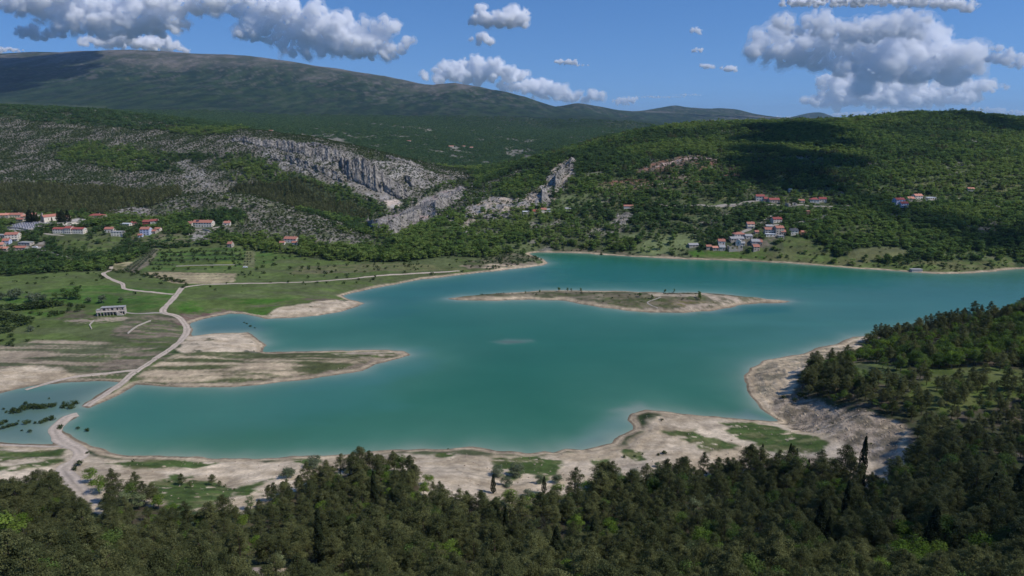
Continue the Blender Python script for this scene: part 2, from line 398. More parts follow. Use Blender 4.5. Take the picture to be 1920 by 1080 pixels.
zone([(250,592),(300,588),(345,596),(340,625),(320,645),(240,640),(210,622)], (.08,.088,.045), MUD, .4, (20, 5), .7, feather=5)
zone([(355,598),(345,585),(420,578),(500,570),(640,558),(670,560),(640,562),(560,570),(500,575),(430,590),(380,602)], (.13,.105,.07), GRASS, .5, (30, 4), .8, feather=2)
zone([(325,604),(340,588),(372,590),(430,582),(462,586),(430,592),(380,602),(350,614)], (.14,.085,.070), MUD, .4, (10, 4), .95, feather=1.5)
zone([(500,592),(520,578),(580,568),(640,562),(672,565),(680,570),(640,585),(560,597),(510,599)], PALE, SAND, .4, (20, 4), .95, feather=2)
zone([(0,648),(60,640),(180,640),(245,650),(330,648),(300,672),(240,700),(150,715),(0,738),(-300,760),(-300,660)], (.33,.265,.185), (.10,.11,.055), .42, (55, 4.5), .95, feather=4)
zone([(0,692),(60,684),(110,690),(150,705),(80,722),(0,735),(-200,745),(-200,695)], PALE, SAND, .4, (30, 5), .97, feather=3)
zone([(240,660),(320,652),(330,668),(270,690),(200,700),(150,700),(210,676)], (.07,.095,.035), MUD, .35, (40, 5), .9, feather=3)
zone([(120,594),(180,596),(235,594),(245,598),(200,606),(120,606)], (.34,.275,.20), GRASS, .3, (14, 3), .9, feather=1.5)
zone([(120,585),(160,578),(180,596),(110,598)], (.13,.115,.07), GRASS, .4, (14, 5), .85, feather=3)
zone([(350,632),(410,622),(470,620),(500,640),(500,660),(420,662),(330,664)], PALE, SAND, .35, (20, 6), .95, feather=3)
zone([(330,664),(430,660),(560,658),(700,655),(770,662),(700,690),(560,716),(440,728),(340,724),(245,722),(270,695)], (.088,.10,.042), SAND, .31, (50, 6), 1, feather=2)
zone([(250,722),(340,718),(440,718),(560,706),(640,692),(700,676),(770,665),(700,690),(560,716),(440,728),(300,726)], (.34,.27,.20), (.22,.18,.125), .4, (20, 5), .9, feather=1.5)
zone([(600,658),(720,655),(770,662),(690,672),(640,668)], (.40,.325,.235), GRASS, .3, (20, 3), .9, feather=1.5)
# -- island
zone([(835,558),(1000,540),(1300,545),(1490,560),(1480,572),(1300,592),(1100,580),(1000,565),(840,566)], (.17,.145,.095), (.085,.095,.042), .5, (16, 6), 1, feather=2, bush=.3)
zone([(1130,552),(1290,552),(1330,560),(1280,575),(1180,578),(1140,570)], (.08,.095,.035), (.17,.145,.09), .5, (14, 7), .9, feather=2, bush=.4)
zone([(1215,550),(1310,549),(1330,552),(1300,556),(1220,555)], (.42,.34,.25), HAY, .3, (12, 3), .95, feather=1)
zone([(1280,562),(1340,566),(1330,576),(1290,578),(1260,570)], (.27,.21,.15), (.15,.14,.04), .5, (8, 5), .9, feather=2)
zone([(1310,550),(1350,553),(1400,558),(1482,563),(1430,571),(1330,586),(1270,588),(1290,570),(1340,566)], (.40,.32,.235), (.16,.145,.085), .4, (9, 4), .95, feather=2, bush=.1)
zone([(1050,564),(1130,572),(1200,580),(1320,580),(1320,590),(1150,586)], (.40,.32,.24), (.18,.15,.10), .4, (9, 3), .9, feather=1.5)
zone([(850,558),(1000,553),(1130,556),(1120,564),(1000,562),(860,563)], (.21,.175,.12), (.09,.10,.05), .5, (10, 3), .9, feather=1.5, bush=.3)
# -- cemetery, terraces and grass strips round the village
zone([(12,432),(22,422),(48,416),(78,414),(108,420),(76,428),(56,438),(30,434)], STONE, (.42,.39,.36), .5, (5, 5), .95, feather=2)
zone([(104,420),(120,414),(150,408),(160,412),(158,420),(120,424)], (.42,.38,.33), STONE, .4, (6, 5), .95, feather=2)
zone([(60,462),(72,455),(86,452),(84,462),(74,468)], STONE, MUD, .5, (5, 5), .9, feather=2)
zone([(355,442),(372,432),(400,436),(392,448),(362,452)], STONE, SCRUB, .4, (5, 4), .85, feather=2, bush=.2)
zone([(-60,368),(110,366),(180,372),(240,368),(320,374),(250,388),(100,386),(-60,386)], DRYG, GRASS, .5, (40, 10), .62, feather=5, tree=.22, bush=.4)
zone([(1290,470),(1400,476),(1480,478),(1420,484),(1300,482)], GRASS, LUSH, .4, (30, 6), .8, feather=3)
# -- near beaches
zone([(-300,838),(0,838),(110,838),(200,858),(560,862),(700,850),(960,855),(1180,835),(1250,770),(1400,690),(1640,628),(1660,640),(1560,672),(1500,712),(1490,745),(1560,770),(1720,800),(1700,870),(1640,915),(1400,960),(900,1000),(600,960),(300,960),(0,920),(-300,930)],
     SAND, PALE, .5, (20, 9), 1, feather=4, bush=.02)
zone([(-300,842),(0,842),(50,846),(120,850),(100,862),(-300,880)], (.25,.205,.145), GRASS, .3, (30, 4), .9, feather=2)
for pl in ([(-60,862),(20,852),(75,846),(125,842),(115,852),(60,858),(0,868)], [(30,872),(90,862),(125,858),(125,868),(60,880),(-60,885),(-60,872)],
           [(190,868),(260,862),(360,864),(420,866),(360,878),(250,880)], [(270,905),(320,892),(370,895),(440,915),(430,950),(330,960),(290,935)],
           [(810,850),(840,843),(860,848),(850,856),(815,858)], [(925,858),(1000,856),(1050,862),(1040,880),(960,900),(920,890)],
           [(1000,895),(1050,862),(1052,875),(1020,910)], [(1105,860),(1140,862),(1150,890),(1120,880)],
           [(1235,808),(1300,808),(1370,830),(1380,842),(1330,846),(1270,822)], [(1350,792),(1420,792),(1450,800),(1560,830),(1530,850),(1440,845),(1380,820)],
           [(1170,842),(1210,852),(1205,862),(1165,858)], [(440,912),(500,900),(480,930),(430,930)], [(550,860),(600,852),(612,866),(560,876)]):
    zone(pl, (.062,.095,.026), DRYG, .35, (9, 5), .88, feather=2.5, bush=.08, warp=1.2)
zone([(1440,745),(1490,735),(1560,760),(1640,775),(1700,800),(1690,870),(1600,845),(1500,810),(1450,780)], (.37,.295,.215), (.17,.14,.095), .5, (6, 3.5), .97, feather=3, bush=.2, rock=.22)
zone([(1400,690),(1500,665),(1600,640),(1620,640),(1560,665),(1500,690),(1450,720),(1450,760),(1420,740)], SAND, (.22,.19,.13), .45, (14, 4), .9, feather=2, bush=.06, rock=.3)
# -- spur
zone([(1490,742),(1500,700),(1560,680),(1640,655),(236,455,1),(300,482,1),(420,520,1),(620,540,1),(700,330,1),(420,150,1),(1900,1300),(1650,930),(1700,870),(1710,800),(1640,775),(1560,760)], (.070,.078,.036), BROWN, .4, (10, 10), 1, feather=3, bush=.1)
zone([(1740,692),(1820,688),(1920,695),(2100,700),(2100,780),(1920,745),(1860,765),(1780,775),(1700,765),(1690,735),(1740,712)], (.092,.125,.030), (.12,.135,.045), .5, (12, 8), 1, feather=3, bush=.06)
zone([(1580,682),(1700,680),(1725,700),(1660,722),(1590,702)], (.085,.11,.034), SCRUB, .5, (8, 8), .85, feather=4)
# -- floor of the near pine wood
zone([(-300,912),(0,915),(100,925),(130,940),(180,975),(215,935),(260,925),(310,965),(360,985),(430,978),(470,955),(540,925),(620,900),(670,884),(760,880),(800,925),(845,955),(905,955),(980,950),(1060,945),(1095,918),(1240,902),(1330,892),(1400,880),(1480,876),(1590,888),(1650,925),(1720,880),(2300,900),(2600,1600),(-800,1600)],
     PFLOOR, (.075,.085,.035), .5, (7, 7), 1, feather=3)
zone([(425,1068),(520,1064),(620,1072),(640,1100),(400,1100)], (.46,.36,.29), SAND, .4, (8, 8), 1, feather=1.5)
zone([(820,1066),(900,1064),(915,1100),(820,1100)], (.46,.36,.29), SAND, .4, (8, 8), 1, feather=1.5)
zone([(125,880),(150,870),(165,905),(185,935),(190,965),(150,950),(135,925)], PALE, SAND, .5, (6, 6), .9, feather=1.5)

allp = np.array([p[:2] for z in Z for p in z['poly']], float)
isw = np.array([len(p) == 3 for z in Z for p in z['poly']])
gw = ground(np.where(isw[:, None], 1000.0, allp))[:, :2]; gw[isw] = allp[isw]
k = 0
for z in Z:
    z['w'] = gw[k:k + len(z['poly'])]; k += len(z['poly'])
print('zones', len(Z), round(time.time() - T0, 1))

def LC(x, y, s, full=True):
    """colour, tree density, bush density, rockiness"""
    n = x.shape[0]
    d = np.sqrt(x * x + y * y)
    zb = base(x, y)
    col = np.empty((n, 3), np.float32)
    big = fbm(x / 260, y / 260, 4, 21); mid = fbm(x / 60, y / 60, 4, 22); fine = fbm(x / 15, y / 15, 3, 23) if full else 0 * mid
    hill = sstep(-.15, .5, mid * .8 + big * .6 + .15 * fine - .08)
    A, B = np.array(FLOOR), np.array((.10, .11, .055))
    col[:] = A + (B - A) * hill[:, None] * .75
    rk = sstep(.34, .55, fbm(x / 34 + 9, y / 34, 4, 24))
    col[:] = col + (np.array(KARST) - col) * (rk * .75)[:, None]; col[:] *= 1.15
    tree = (1 - .5 * hill) * (1 - .9 * rk); bush = .25 + .4 * rk; rock = rk * .4
    cg = sstep(.20, .42, fbm(x / 85 + 3, y / 40, 4, 27)) * (x > -100) * sstep(1500, 1000, y) * .85
    cc = np.array((.125, .150, .062)) * (1 + .3 * mid)[:, None]
    col[:] = col + (cc - col) * cg[:, None]; tree = tree * (1 - .85 * cg)
    # plateau and long mountain
    pl = sstep(1900, 2300, d)
    if pl.any():
        fr = sstep(.16, .42, fbm(x / 70, y / 160, 5, 31)) * .7
        c = np.array((.028,.050,.020)) + (np.array((.085,.10,.045)) - np.array((.028,.050,.020))) * sstep(-.2, .5, fbm(x / 420, y / 700, 4, 32))[:, None]
        fr = fr * (1 - .85 * sstep(3600, 4300, d)); c = c * (1 - .35 * sstep(3600, 4400, d))[:, None]
        c = c + (np.array((.25,.225,.19)) - c) * fr[:, None]
        col[:] = col + (c - col) * pl[:, None]
        tree = tree * (1 - pl) + pl * (1 - fr) * .9; rock *= 1 - pl
        bush = bush * (1 - pl)
    mt = sstep(4300, 5200, d)
    if mt.any():
        h = zb + 130 * fbm(x / 900, y / 900, 5, 33) + 60 * fbm(x / 240, y / 500, 4, 34)
        skyh = 1040 - np.clip((np.arctan2(x, y) + .50), 0, 1.2) * 900
        bare = sstep(.55, .95, h / np.maximum(skyh, 200)) * (d < 10500) * (1 - .45 * sstep(-.1, .25, fbm(x / 70, y / 200, 4, 38, .7)))
        low = np.array((.036,.066,.024)) + (np.array((.014,.026,.017)) - np.array((.040,.064,.028))) * sstep(-.3, .3, fbm(x / 60, y / 240, 5, 35, .7))[:, None]
        sp = sstep(.10, .36, fbm(x / 45, y / 150, 5, 36, .7)) * (.12 + .7 * sstep(.25, .75, h / np.maximum(skyh, 200)))
        low = low + (np.array((.17,.15,.13)) - low) * sp[:, None]
        top = np.array((.24,.21,.185)) + (np.array((.10,.105,.072)) - np.array((.24,.21,.185))) * sstep(-.2, .4, fbm(x / 160, y / 300, 5, 37))[:, None]
        c = (low + (top - low) * bare[:, None]) * np.array((.70, .70, .69))
        col[:] = col + (c - col) * mt[:, None]
        tree = tree * (1 - mt); bush = bush * (1 - mt)
    for k, z in enumerate(Z):
        f = z['feather']
        sd = sdist_box(x, y, z['w'], f * 2 + 6)
        m = sd > -f * 2 - 5
        if not m.any():
            continue
        xs, ys = x[m], y[m]
        nn = fbm(xs / (f * 2.5), ys / (f * 2.5), 3, 100 + k)
        w = sstep(-f * .6, f * .6, sd[m] + nn * f * 1.3 * z['warp'])
        sx, sy = z['scale']
        q = fbm(xs / sx, ys / sy, 4, 200 + k, .6)
        t = sstep(-.5 / z['con'] * 1.5, .5 / z['con'] * 1.5, q - (.5 - z['mix']) * .8)[:, None]
        c = np.array(z['a']) * (1 - t) + np.array(z['b']) * t
        if z['cover'] < 1:
            cv_ = fbm(xs / (sx * .8) + 31, ys / (sy * .8), 4, 300 + k, .6)
            w = w * sstep(-.12, .12, cv_ + (z['cover'] - .5) * 1.1)
        c = c * (1 + .18 * fbm(xs / 5, ys / 5, 2, 400 + k))[:, None]
        wm = w[:, None]
        col[m] = col[m] * (1 - wm) + c * wm
        tree[m] = tree[m] * (1 - w) + z['tree'] * w
        bush[m] = bush[m] * (1 - w) + z['bush'] * w
        rock[m] = rock[m] * (1 - w) + z['rock'] * w
    # wet rim and bare strip left by the falling water
    m = (s < 16) & (d < 1100)
    if m.any():
        xs, ys, ss = x[m], y[m], s[m]
        wd = np.where(ys > 660, 5.5, 4.5) + 3.5 * fbm(xs / 25, ys / 25, 3, 51)
        w = sstep(wd, wd * .55, ss)
        ring = noise(ss / 1.1, xs / 40, 52) * .5 + .5
        c = np.array(SAND) * (.62 + .5 * ring[:, None]) * (1 + .25 * fbm(xs / 4, ys / 4, 2, 53))[:, None]
        col[m] = col[m] * (1 - w[:, None]) + c * w[:, None]
        wet = sstep(1.0, 0.0, ss)[:, None] * .45
        col[m] = col[m] * (1 - wet)
        tree[m] *= 1 - sstep(14, 5, ss); bush[m] *= 1 - .9 * sstep(5, 2, ss)
        rock[m] *= sstep(0, 6, ss)
    # contour rings on the near beaches
    m = (y < 420) & (s > 0) & (s < 60)
    if m.any():
        r = noise(s[m] / 2.2, x[m] / 60, 61)
        ck = sstep(.45, .8, ridged(x[m] / 9 + .3 * fbm(x[m] / 20, y[m] / 20, 2, 64), y[m] / 5, 3, 63))
        col[m] *= ((1 + .16 * r + .16 * fbm(x[m] / 3, y[m] / 2, 3, 62)) * (1 - .32 * ck * (noise(x[m] / 25, y[m] / 25, 65) * .5 + .5)))[:, None]
    return np.clip(col, .004, .8), tree, bush, rock

def rough(x, y, rock):
    return rock * (5.0 * (ridged(x / 26, y / 34, 4, 41) - .2) + 1.8 * ridged(x / 8, y / 9, 3, 42)) * .9

def HF(x, y):
    """full height, used to stand things on"""
    x = np.asarray(x, float).ravel(); y = np.asarray(y, float).ravel()
    s = shore(x, y)
    _, _, _, r = LC(x, y, s, False)
    z = H0(x, y, s)
    return z + rough(x, y, r) * sstep(0, 8, s)

# ------------------------------------------------------------------ mesh helpers
def mesh_np(name, V, F, attrs=None, smooth=False):
    me = bpy.data.meshes.new(name)
    V = np.ascontiguousarray(V, np.float32); F = np.ascontiguousarray(F, np.int32)
    me.vertices.add(len(V)); me.vertices.foreach_set('co', V.ravel())
    k = F.shape[1]
    me.loops.add(F.size); me.loops.foreach_set('vertex_index', F.ravel())
    me.polygons.add(len(F)); me.polygons.foreach_set('loop_start', np.arange(len(F), dtype=np.int32) * k)
    if smooth:
        me.polygons.foreach_set('use_smooth', np.ones(len(F), bool))
    else:
        me.polygons.foreach_set('use_smooth', np.zeros(len(F), bool))
    me.update(calc_edges=True)
    for nme, (typ, dom, arr) in (attrs or {}).items():
        a = me.attributes.new(nme, typ, dom)
        key = {'FLOAT': 'value', 'FLOAT_VECTOR': 'vector', 'INT': 'value', 'FLOAT_COLOR': 'color'}[typ]
        a.data.foreach_set(key, np.ascontiguousarray(arr).ravel())
    return me
def link(me, name, kind=None, parent=None, mats=()):
    o = bpy.data.objects.new(name, me); COL.objects.link(o)
    if kind: o['kind'] = kind
    if parent is not None: o.parent = parent
    for m in mats:
        if len(me.materials) < len(mats): me.materials.append(m)
    return o
def grid_faces(nr, nc, wrap=False):
    i = np.arange(nr - 1)[:, None] * nc; j = np.arange(nc - 1)[None]
    a = (i + j).ravel()
    return np.stack([a, a + 1, a + nc + 1, a + nc], 1)

# ------------------------------------------------------------------ materials
class N:
    """small helper round a material's node tree"""
    def __init__(s, name):
        s.m = bpy.data.materials.new(name); s.m.use_nodes = True
        s.t = s.m.node_tree; s.t.nodes.clear()
        s.out = s.t.nodes.new('ShaderNodeOutputMaterial')
    def n(s, typ, **kw):
        x = s.t.nodes.new(typ)
        for k, v in kw.items():
            if k.startswith('_'): setattr(x, k[1:], v)
        for k, v in kw.items():
            if not k.startswith('_'): x.inputs[int(k[1:]) if k[0] == 'i' and k[1:].isdigit() else k.replace('__', ' ')].default_value = v
        return x
    def l(s, a, b): s.t.links.new(a, b)
    def noise(s, scale, detail=4, coord=None, rough=.55):
        x = s.n('ShaderNodeTexNoise', Scale=scale, Detail=detail, Roughness=rough)
        if coord is not None: s.l(coord, x.inputs['Vector'])
        return x
    def mul(s, col, fac, lo, hi):
        """col * remap(fac, lo..hi)"""
        mr = s.n('ShaderNodeMapRange'); mr.inputs[1].default_value = .25; mr.inputs[2].default_value = .75
        mr.inputs[3].default_value = lo; mr.inputs[4].default_value = hi
        s.l(fac, mr.inputs[0])
        v = s.n('ShaderNodeVectorMath', _operation='SCALE')
        s.l(col, v.inputs[0]); s.l(mr.outputs[0], v.inputs['Scale'])
        return v.outputs[0]
def plain(name, col, rough=.85, var=.15, scale=.5, bump=0, spec=.3, metallic=0):
    m = N(name); g = m.n('ShaderNodeNewGeometry')
    b = m.n('ShaderNodeBsdfPrincipled', Roughness=rough, Metallic=metallic)
    b.inputs['Specular IOR Level'].default_value = spec
    c = m.n('ShaderNodeRGB'); c.outputs[0].default_value = (*col, 1)
    nz = m.noise(scale, 5, g.outputs['Position'])
    m.l(m.mul(c.outputs[0], nz.outputs[0], 1 - var, 1 + var), b.inputs['Base Color'])
    if bump:
        bp = m.n('ShaderNodeBump', Strength=bump, Distance=.1); m.l(nz.outputs[0], bp.inputs['Height']); m.l(bp.outputs[0], b.inputs['Normal'])
    m.l(b.outputs[0], m.out.inputs[0]); return m.m

def mat_land():
    m = N('land'); g = m.n('ShaderNodeNewGeometry')
    at = m.n('ShaderNodeAttribute', _attribute_name='cover')
    rk = m.n('ShaderNodeAttribute', _attribute_name='rock')
    b = m.n('ShaderNodeBsdfPrincipled', Roughness=.95); b.inputs['Specular IOR Level'].default_value = .1
    n1 = m.noise(.9, 5, g.outputs['Position'], .65); n2 = m.noise(.18, 5, g.outputs['Position'], .65); n3 = m.noise(.03, 6, g.outputs['Position'], .65); n4 = m.noise(.011, 6, g.outputs['Position'], .75)
    c = m.mul(at.outputs['Color'], n1.outputs[0], .78, 1.22); c = m.mul(c, n2.outputs[0], .70, 1.30); c = m.mul(c, n3.outputs[0], .72, 1.28); c = m.mul(c, n4.outputs[0], .66, 1.34)
    m.l(c, b.inputs['Base Color'])
    ad = m.n('ShaderNodeMath', _operation='MULTIPLY_ADD'); m.l(rk.outputs['Fac'], ad.inputs[0]); ad.inputs[1].default_value = 3.0; ad.inputs[2].default_value = .35
    h = m.n('ShaderNodeMath', _operation='MULTIPLY'); m.l(n2.outputs[0], h.inputs[0]); m.l(ad.outputs[0], h.inputs[1])
    bp = m.n('ShaderNodeBump', Strength=.8, Distance=2.0); m.l(h.outputs[0], bp.inputs['Height']); m.l(bp.outputs[0], b.inputs['Normal'])
    m.l(b.outputs[0], m.out.inputs[0]); return m.m

# ------------------------------------------------------------------ the land as one sheet
def rows(*segs):
    r = []
    for a, b, n in segs:
        r.append(np.exp(np.linspace(math.log(a), math.log(b), n, endpoint=False)))
    return np.concatenate(r)
R_ = np.concatenate([rows((3, 70, 14), (70, 140, 40), (140, 420, 250), (420, 660, 110), (660, 1200, 190), (1200, 2500, 150), (2500, 10000, 180), (10000, 22000, 40)), [22000, 60000]])
A_ = np.concatenate([np.linspace(-math.pi, -.80, 18, endpoint=False), np.linspace(-.80, .80, 780), np.linspace(.80, math.pi, 19)[1:]])
aa, rr = np.meshgrid(A_, R_)
X = (rr * np.sin(aa)).ravel(); Y = (rr * np.cos(aa)).ravel()
s_ = shore(X, Y)
col, tree_, bush_, rock_ = LC(X, Y, s_)
Zz = H0(X, Y, s_) + rough(X, Y, rock_) * sstep(0, 8, s_)
far_ = np.abs(aa.ravel()) > 1.2
MAT_LAND = mat_land()
me = mesh_np('ground', np.stack([X, Y, Zz], 1), grid_faces(len(R_), len(A_))[:, ::-1],
             {'cover': ('FLOAT_COLOR', 'POINT', np.concatenate([col, np.ones((len(X), 1))], 1).astype(np.float32)),
              'rock': ('FLOAT', 'POINT', rock_.astype(np.float32))}, smooth=True)
link(me, 'ground', 'structure', mats=[MAT_LAND])
print('ground', len(X), round(time.time() - T0, 1))

# ------------------------------------------------------------------ the lake
def mat_water():
    m = N('lake_water'); g = m.n('ShaderNodeNewGeometry')
    at = m.n('ShaderNodeAttribute', _attribute_name='tint')
    b = m.n('ShaderNodeBsdfPrincipled', Roughness=.2); b.inputs['IOR'].default_value = 1.33; b.inputs['Specular IOR Level'].default_value = .19
    mp = m.n('ShaderNodeMapping'); mp.inputs['Scale'].default_value = (1, 1.6, 1); m.l(g.outputs['Position'], mp.inputs[0])
    n1 = m.noise(.55, 4, mp.outputs[0]); n2 = m.noise(.012, 4, mp.outputs[0], .6)
    c = m.mul(at.outputs['Color'], n2.outputs[0], .93, 1.07)
    m.l(c, b.inputs['Base Color'])
    bp = m.n('ShaderNodeBump', Strength=.35, Distance=.12); m.l(n1.outputs[0], bp.inputs['Height']); m.l(bp.outputs[0], b.inputs['Normal'])
    m.l(b.outputs[0], m.out.inputs[0]); return m.m
RW = rows((225, 420, 110), (420, 900, 100))
AW = np.linspace(-.95, 1.1, 380)
aa, rr = np.meshgrid(AW, RW)
X = (rr * np.sin(aa)).ravel(); Y = (rr * np.cos(aa)).ravel()
sw = -shore(X, Y)
DEEP = np.array((.020, .118, .070)); MIDC = np.array((.066, .190, .126)); SHAL = np.array((.26, .315, .245)); GREY = np.array((.105, .165, .138))
t = (np.exp(-np.maximum(sw, 0) / 5.5) * (.75 + .5 * fbm(X / 22, Y / 22, 4, 81)))[:, None]
mid = (np.exp(-np.maximum(sw, 0) / 46.0) * (.9 + .6 * fbm(X / 60, Y / 60, 4, 82)))[:, None]
wc = DEEP + (MIDC - DEEP) * np.clip(mid * .9, 0, 1)
def wzone(poly, colr, amt, f, st=(30, 12)):
    global wc
    w = at0(poly)
    sd = sdist_box(X, Y, w, f * 2)
    k = (sstep(-f, f, sd + f * .6 * fbm(X / st[0], Y / st[1], 4, 83)) * amt)[:, None]
    wc = wc + (np.array(colr) - wc) * k
wzone([(-300,735),(0,735),(240,715),(220,735),(160,758),(120,800),(100,835),(-300,835)], GREY, .85, 8)
wzone([(350,595),(480,590),(490,620),(400,630),(350,640)], (.06,.13,.125), .7, 10)
wzone([(600,560),(720,540),(900,515),(1030,505),(1040,535),(840,560),(700,600)], (.022,.115,.100), .5, 25)
wzone([(1480,520),(2500,490),(2500,600),(1650,640),(1450,700),(1400,640)], (.050,.155,.120), .7, 60)
wzone([(160,765),(240,725),(600,720),(740,690),(720,760),(500,800),(300,830),(140,810)], (.045,.165,.130), .7, 20)
wzone([(1150,770),(1200,760),(1210,790),(1180,820),(1090,845),(1060,838),(1120,800)], (.16,.245,.225), .55, 8)
wzone([(1020,852),(1160,812),(1180,825),(1110,845)], (.05,.11,.125), .5, 5)
wzone([(1340,790),(1400,770),(1470,792),(1400,792)], (.15,.20,.215), .6, 5)
wzone([(1150,770),(1200,755),(1240,772),(1190,776)], (.22,.26,.21), .6, 5, (12, 5))
wzone([(920,641),(950,636),(1000,637),(1000,641),(950,646)], (.14,.21,.165), .6, 3, (12, 5))
wzone([(928,642),(955,639),(985,641),(955,644)], (.10,.115,.09), .6, 1.5, (12, 5))
wzone([(1000,470),(1200,470),(1500,490),(1700,505),(1650,540),(1300,535),(1050,530)], (.010,.120,.070), .8, 25)  # green reflection of the far hill, painted into the water tint
wzone([(1330,572),(1500,562),(1480,585),(1380,590),(1290,592)], (.010,.11,.085), .7, 8)
wzone([(700,655),(800,655),(820,690),(700,720),(560,730)], (.055,.175,.155), .5, 10)
# slicks and pale streaks drawn out along the wind
stk = sstep(.1, .6, fbm(X / 220, Y / 30, 4, 85))[:, None] * .08
wc = wc * (1 + stk)
wc = wc + (SHAL - wc) * np.clip(t, 0, .72)
me = mesh_np('lake', np.stack([X, Y, 0 * X], 1), grid_faces(len(RW), len(AW))[:, ::-1],
             {'tint': ('FLOAT_COLOR', 'POINT', np.concatenate([wc, np.ones((len(X), 1))], 1).astype(np.float32))}, smooth=True)
link(me, 'lake_water', 'structure', mats=[mat_water()])

# ------------------------------------------------------------------ haze
def box(name, lo, hi):
    v = [(x, y, z) for z in (lo[2], hi[2]) for y in (lo[1], hi[1]) for x in (lo[0], hi[0])]
    f = [(0,2,3,1),(4,5,7,6),(0,1,5,4),(2,6,7,3),(0,4,6,2),(1,3,7,5)]
    me = bpy.data.meshes.new(name); me.from_pydata(v, [], f); me.update(); return me
hz = N('haze'); pv = hz.n('ShaderNodeVolumePrincipled'); pv.inputs['Color'].default_value = (.50, .74, 1, 1)
pv.inputs['Density'].default_value = 2.0e-5; pv.inputs['Anisotropy'].default_value = .1
hz.l(pv.outputs[0], hz.out.inputs['Volume'])
zmin = float(Zz.min()) - 1
link(box('haze', (-62000, -62000, zmin - 1), (62000, 62000, 1260)), 'haze', 'stuff', mats=[hz.m])
# ------------------------------------------------------------------ vegetation prototypes
rng = np.random.default_rng(7)
def leaves(cen, nrm, size, rg, asp=1.0):
    n = len(cen)
    nrm = nrm / (np.linalg.norm(nrm, axis=1, keepdims=True) + 1e-9)
    r = rg.normal(size=(n, 3)); t = np.cross(nrm, r); t /= np.linalg.norm(t, axis=1, keepdims=True) + 1e-9
    b = np.cross(nrm, t)
    s = (size * rg.uniform(.6, 1.35, n))[:, None] * .5
    k = rg.uniform(.5, 1, (n, 4, 1))
    V = np.stack([cen - t * s * k[:, 0], cen - b * s * asp * k[:, 1], cen + t * s * k[:, 2], cen + b * s * asp * k[:, 3]], 1)
    F = np.arange(n * 4).reshape(n, 4)
    return V.reshape(-1, 3), F
def blobs(cs, rs, per, size, rg, fl=.75, jit=.9, up=.25):
    up = up + .45
    """leaf clumps on the surface of many small lobes"""
    cen = []; nr = []; tone = []
    for c, r in zip(cs, rs):
        m = max(3, int(per * r * r))
        d = rg.normal(size=(m, 3)); d[:, 2] = np.abs(d[:, 2]) * .9 - .25 * rg.random(m); d /= np.linalg.norm(d, axis=1, keepdims=True)
        rad_ = r * rg.uniform(.5, 1.18, m)[:, None]
        cen.append(np.array(c) + d * rad_ * np.array([1, 1, fl])); nr.append(d + rg.normal(size=(m, 3)) * jit * .5 + np.array([0, 0, up]))
        tone.append(np.full(m, rg.uniform(.82, 1.18)) * rg.uniform(.72, 1.28, m))
    cen = np.concatenate(cen); nr = np.concatenate(nr); tone = np.concatenate(tone)
    V, F = leaves(cen, nr, size, rg)
    return V, F, np.repeat(tone, 4)
def crown_mesh(name, V, F, tone):
    return mesh_np(name, V, F, {'tone': ('FLOAT', 'POINT', tone.astype(np.float32))})
def tubes(segs, sides=5):
    V = []; F = []
    for a, b, ra, rb in segs:
        a = np.array(a, float); b = np.array(b, float); d = b - a; d /= np.linalg.norm(d)
        u = np.cross(d, [1, 0, 0] if abs(d[0]) < .8 else [0, 1, 0]); u /= np.linalg.norm(u); w = np.cross(d, u)
        o = len(V)
        for c, r in ((a, ra), (b, rb)):
            for k in range(sides):
                t = 2 * math.pi * k / sides
                V.append(c + (u * math.cos(t) + w * math.sin(t)) * r)
        for k in range(sides):
            F.append((o + k, o + (k + 1) % sides, o + sides + (k + 1) % sides, o + sides + k))
    return np.array(V), np.array(F)

def pine(seed, hgt=10.0, rad0=3.0, per=75, size=.42, nb=20):
    rg = np.random.default_rng(seed)
    lean = rg.normal(size=2) * .25
    cs = []; rs = []; segs = [((0, 0, -1.2), (lean[0] * .5, lean[1] * .5, hgt * .5), .22, .15), ((lean[0] * .5, lean[1] * .5, hgt * .5), (lean[0], lean[1], hgt * .93), .15, .05)]
    base_ = rg.uniform(.22, .36)
    top = rg.uniform(.50, .62)
    for k in range(nb):
        t = base_ + (1.0 - base_) * ((k + rg.random()) / nb) ** .9
        e = min(1, ((1.04 - t) / (1.04 - .5)) ** rg.choice([.45, .55, .7])) * min(1, .45 + (t - base_) * 4)
        R = rad0 * max(e, .10) * rg.uniform(.75, 1.15)
        a = k * 2.4 + rg.normal() * .5
        q = R * rg.uniform(.25, .9) if t < .93 else R * .2
        c = (lean[0] * t + q * math.cos(a), lean[1] * t + q * math.sin(a), hgt * t - .2 - .05 * q)
        cs.append(c); rs.append(rg.uniform(.62, 1.08) * (rad0 / 3.4) * (.62 if t > .88 else 1))
        if k % 3 == 0:
            segs.append(((lean[0] * t, lean[1] * t, hgt * t - .8), c, .07, .025))
    V, F, T = blobs(cs, rs, per, size, rg, .58, 1.5, .0)
    tv, tf = tubes(segs)
    return crown_mesh('pine_crown', V, F, T), mesh_np('pine_trunk', tv, tf)

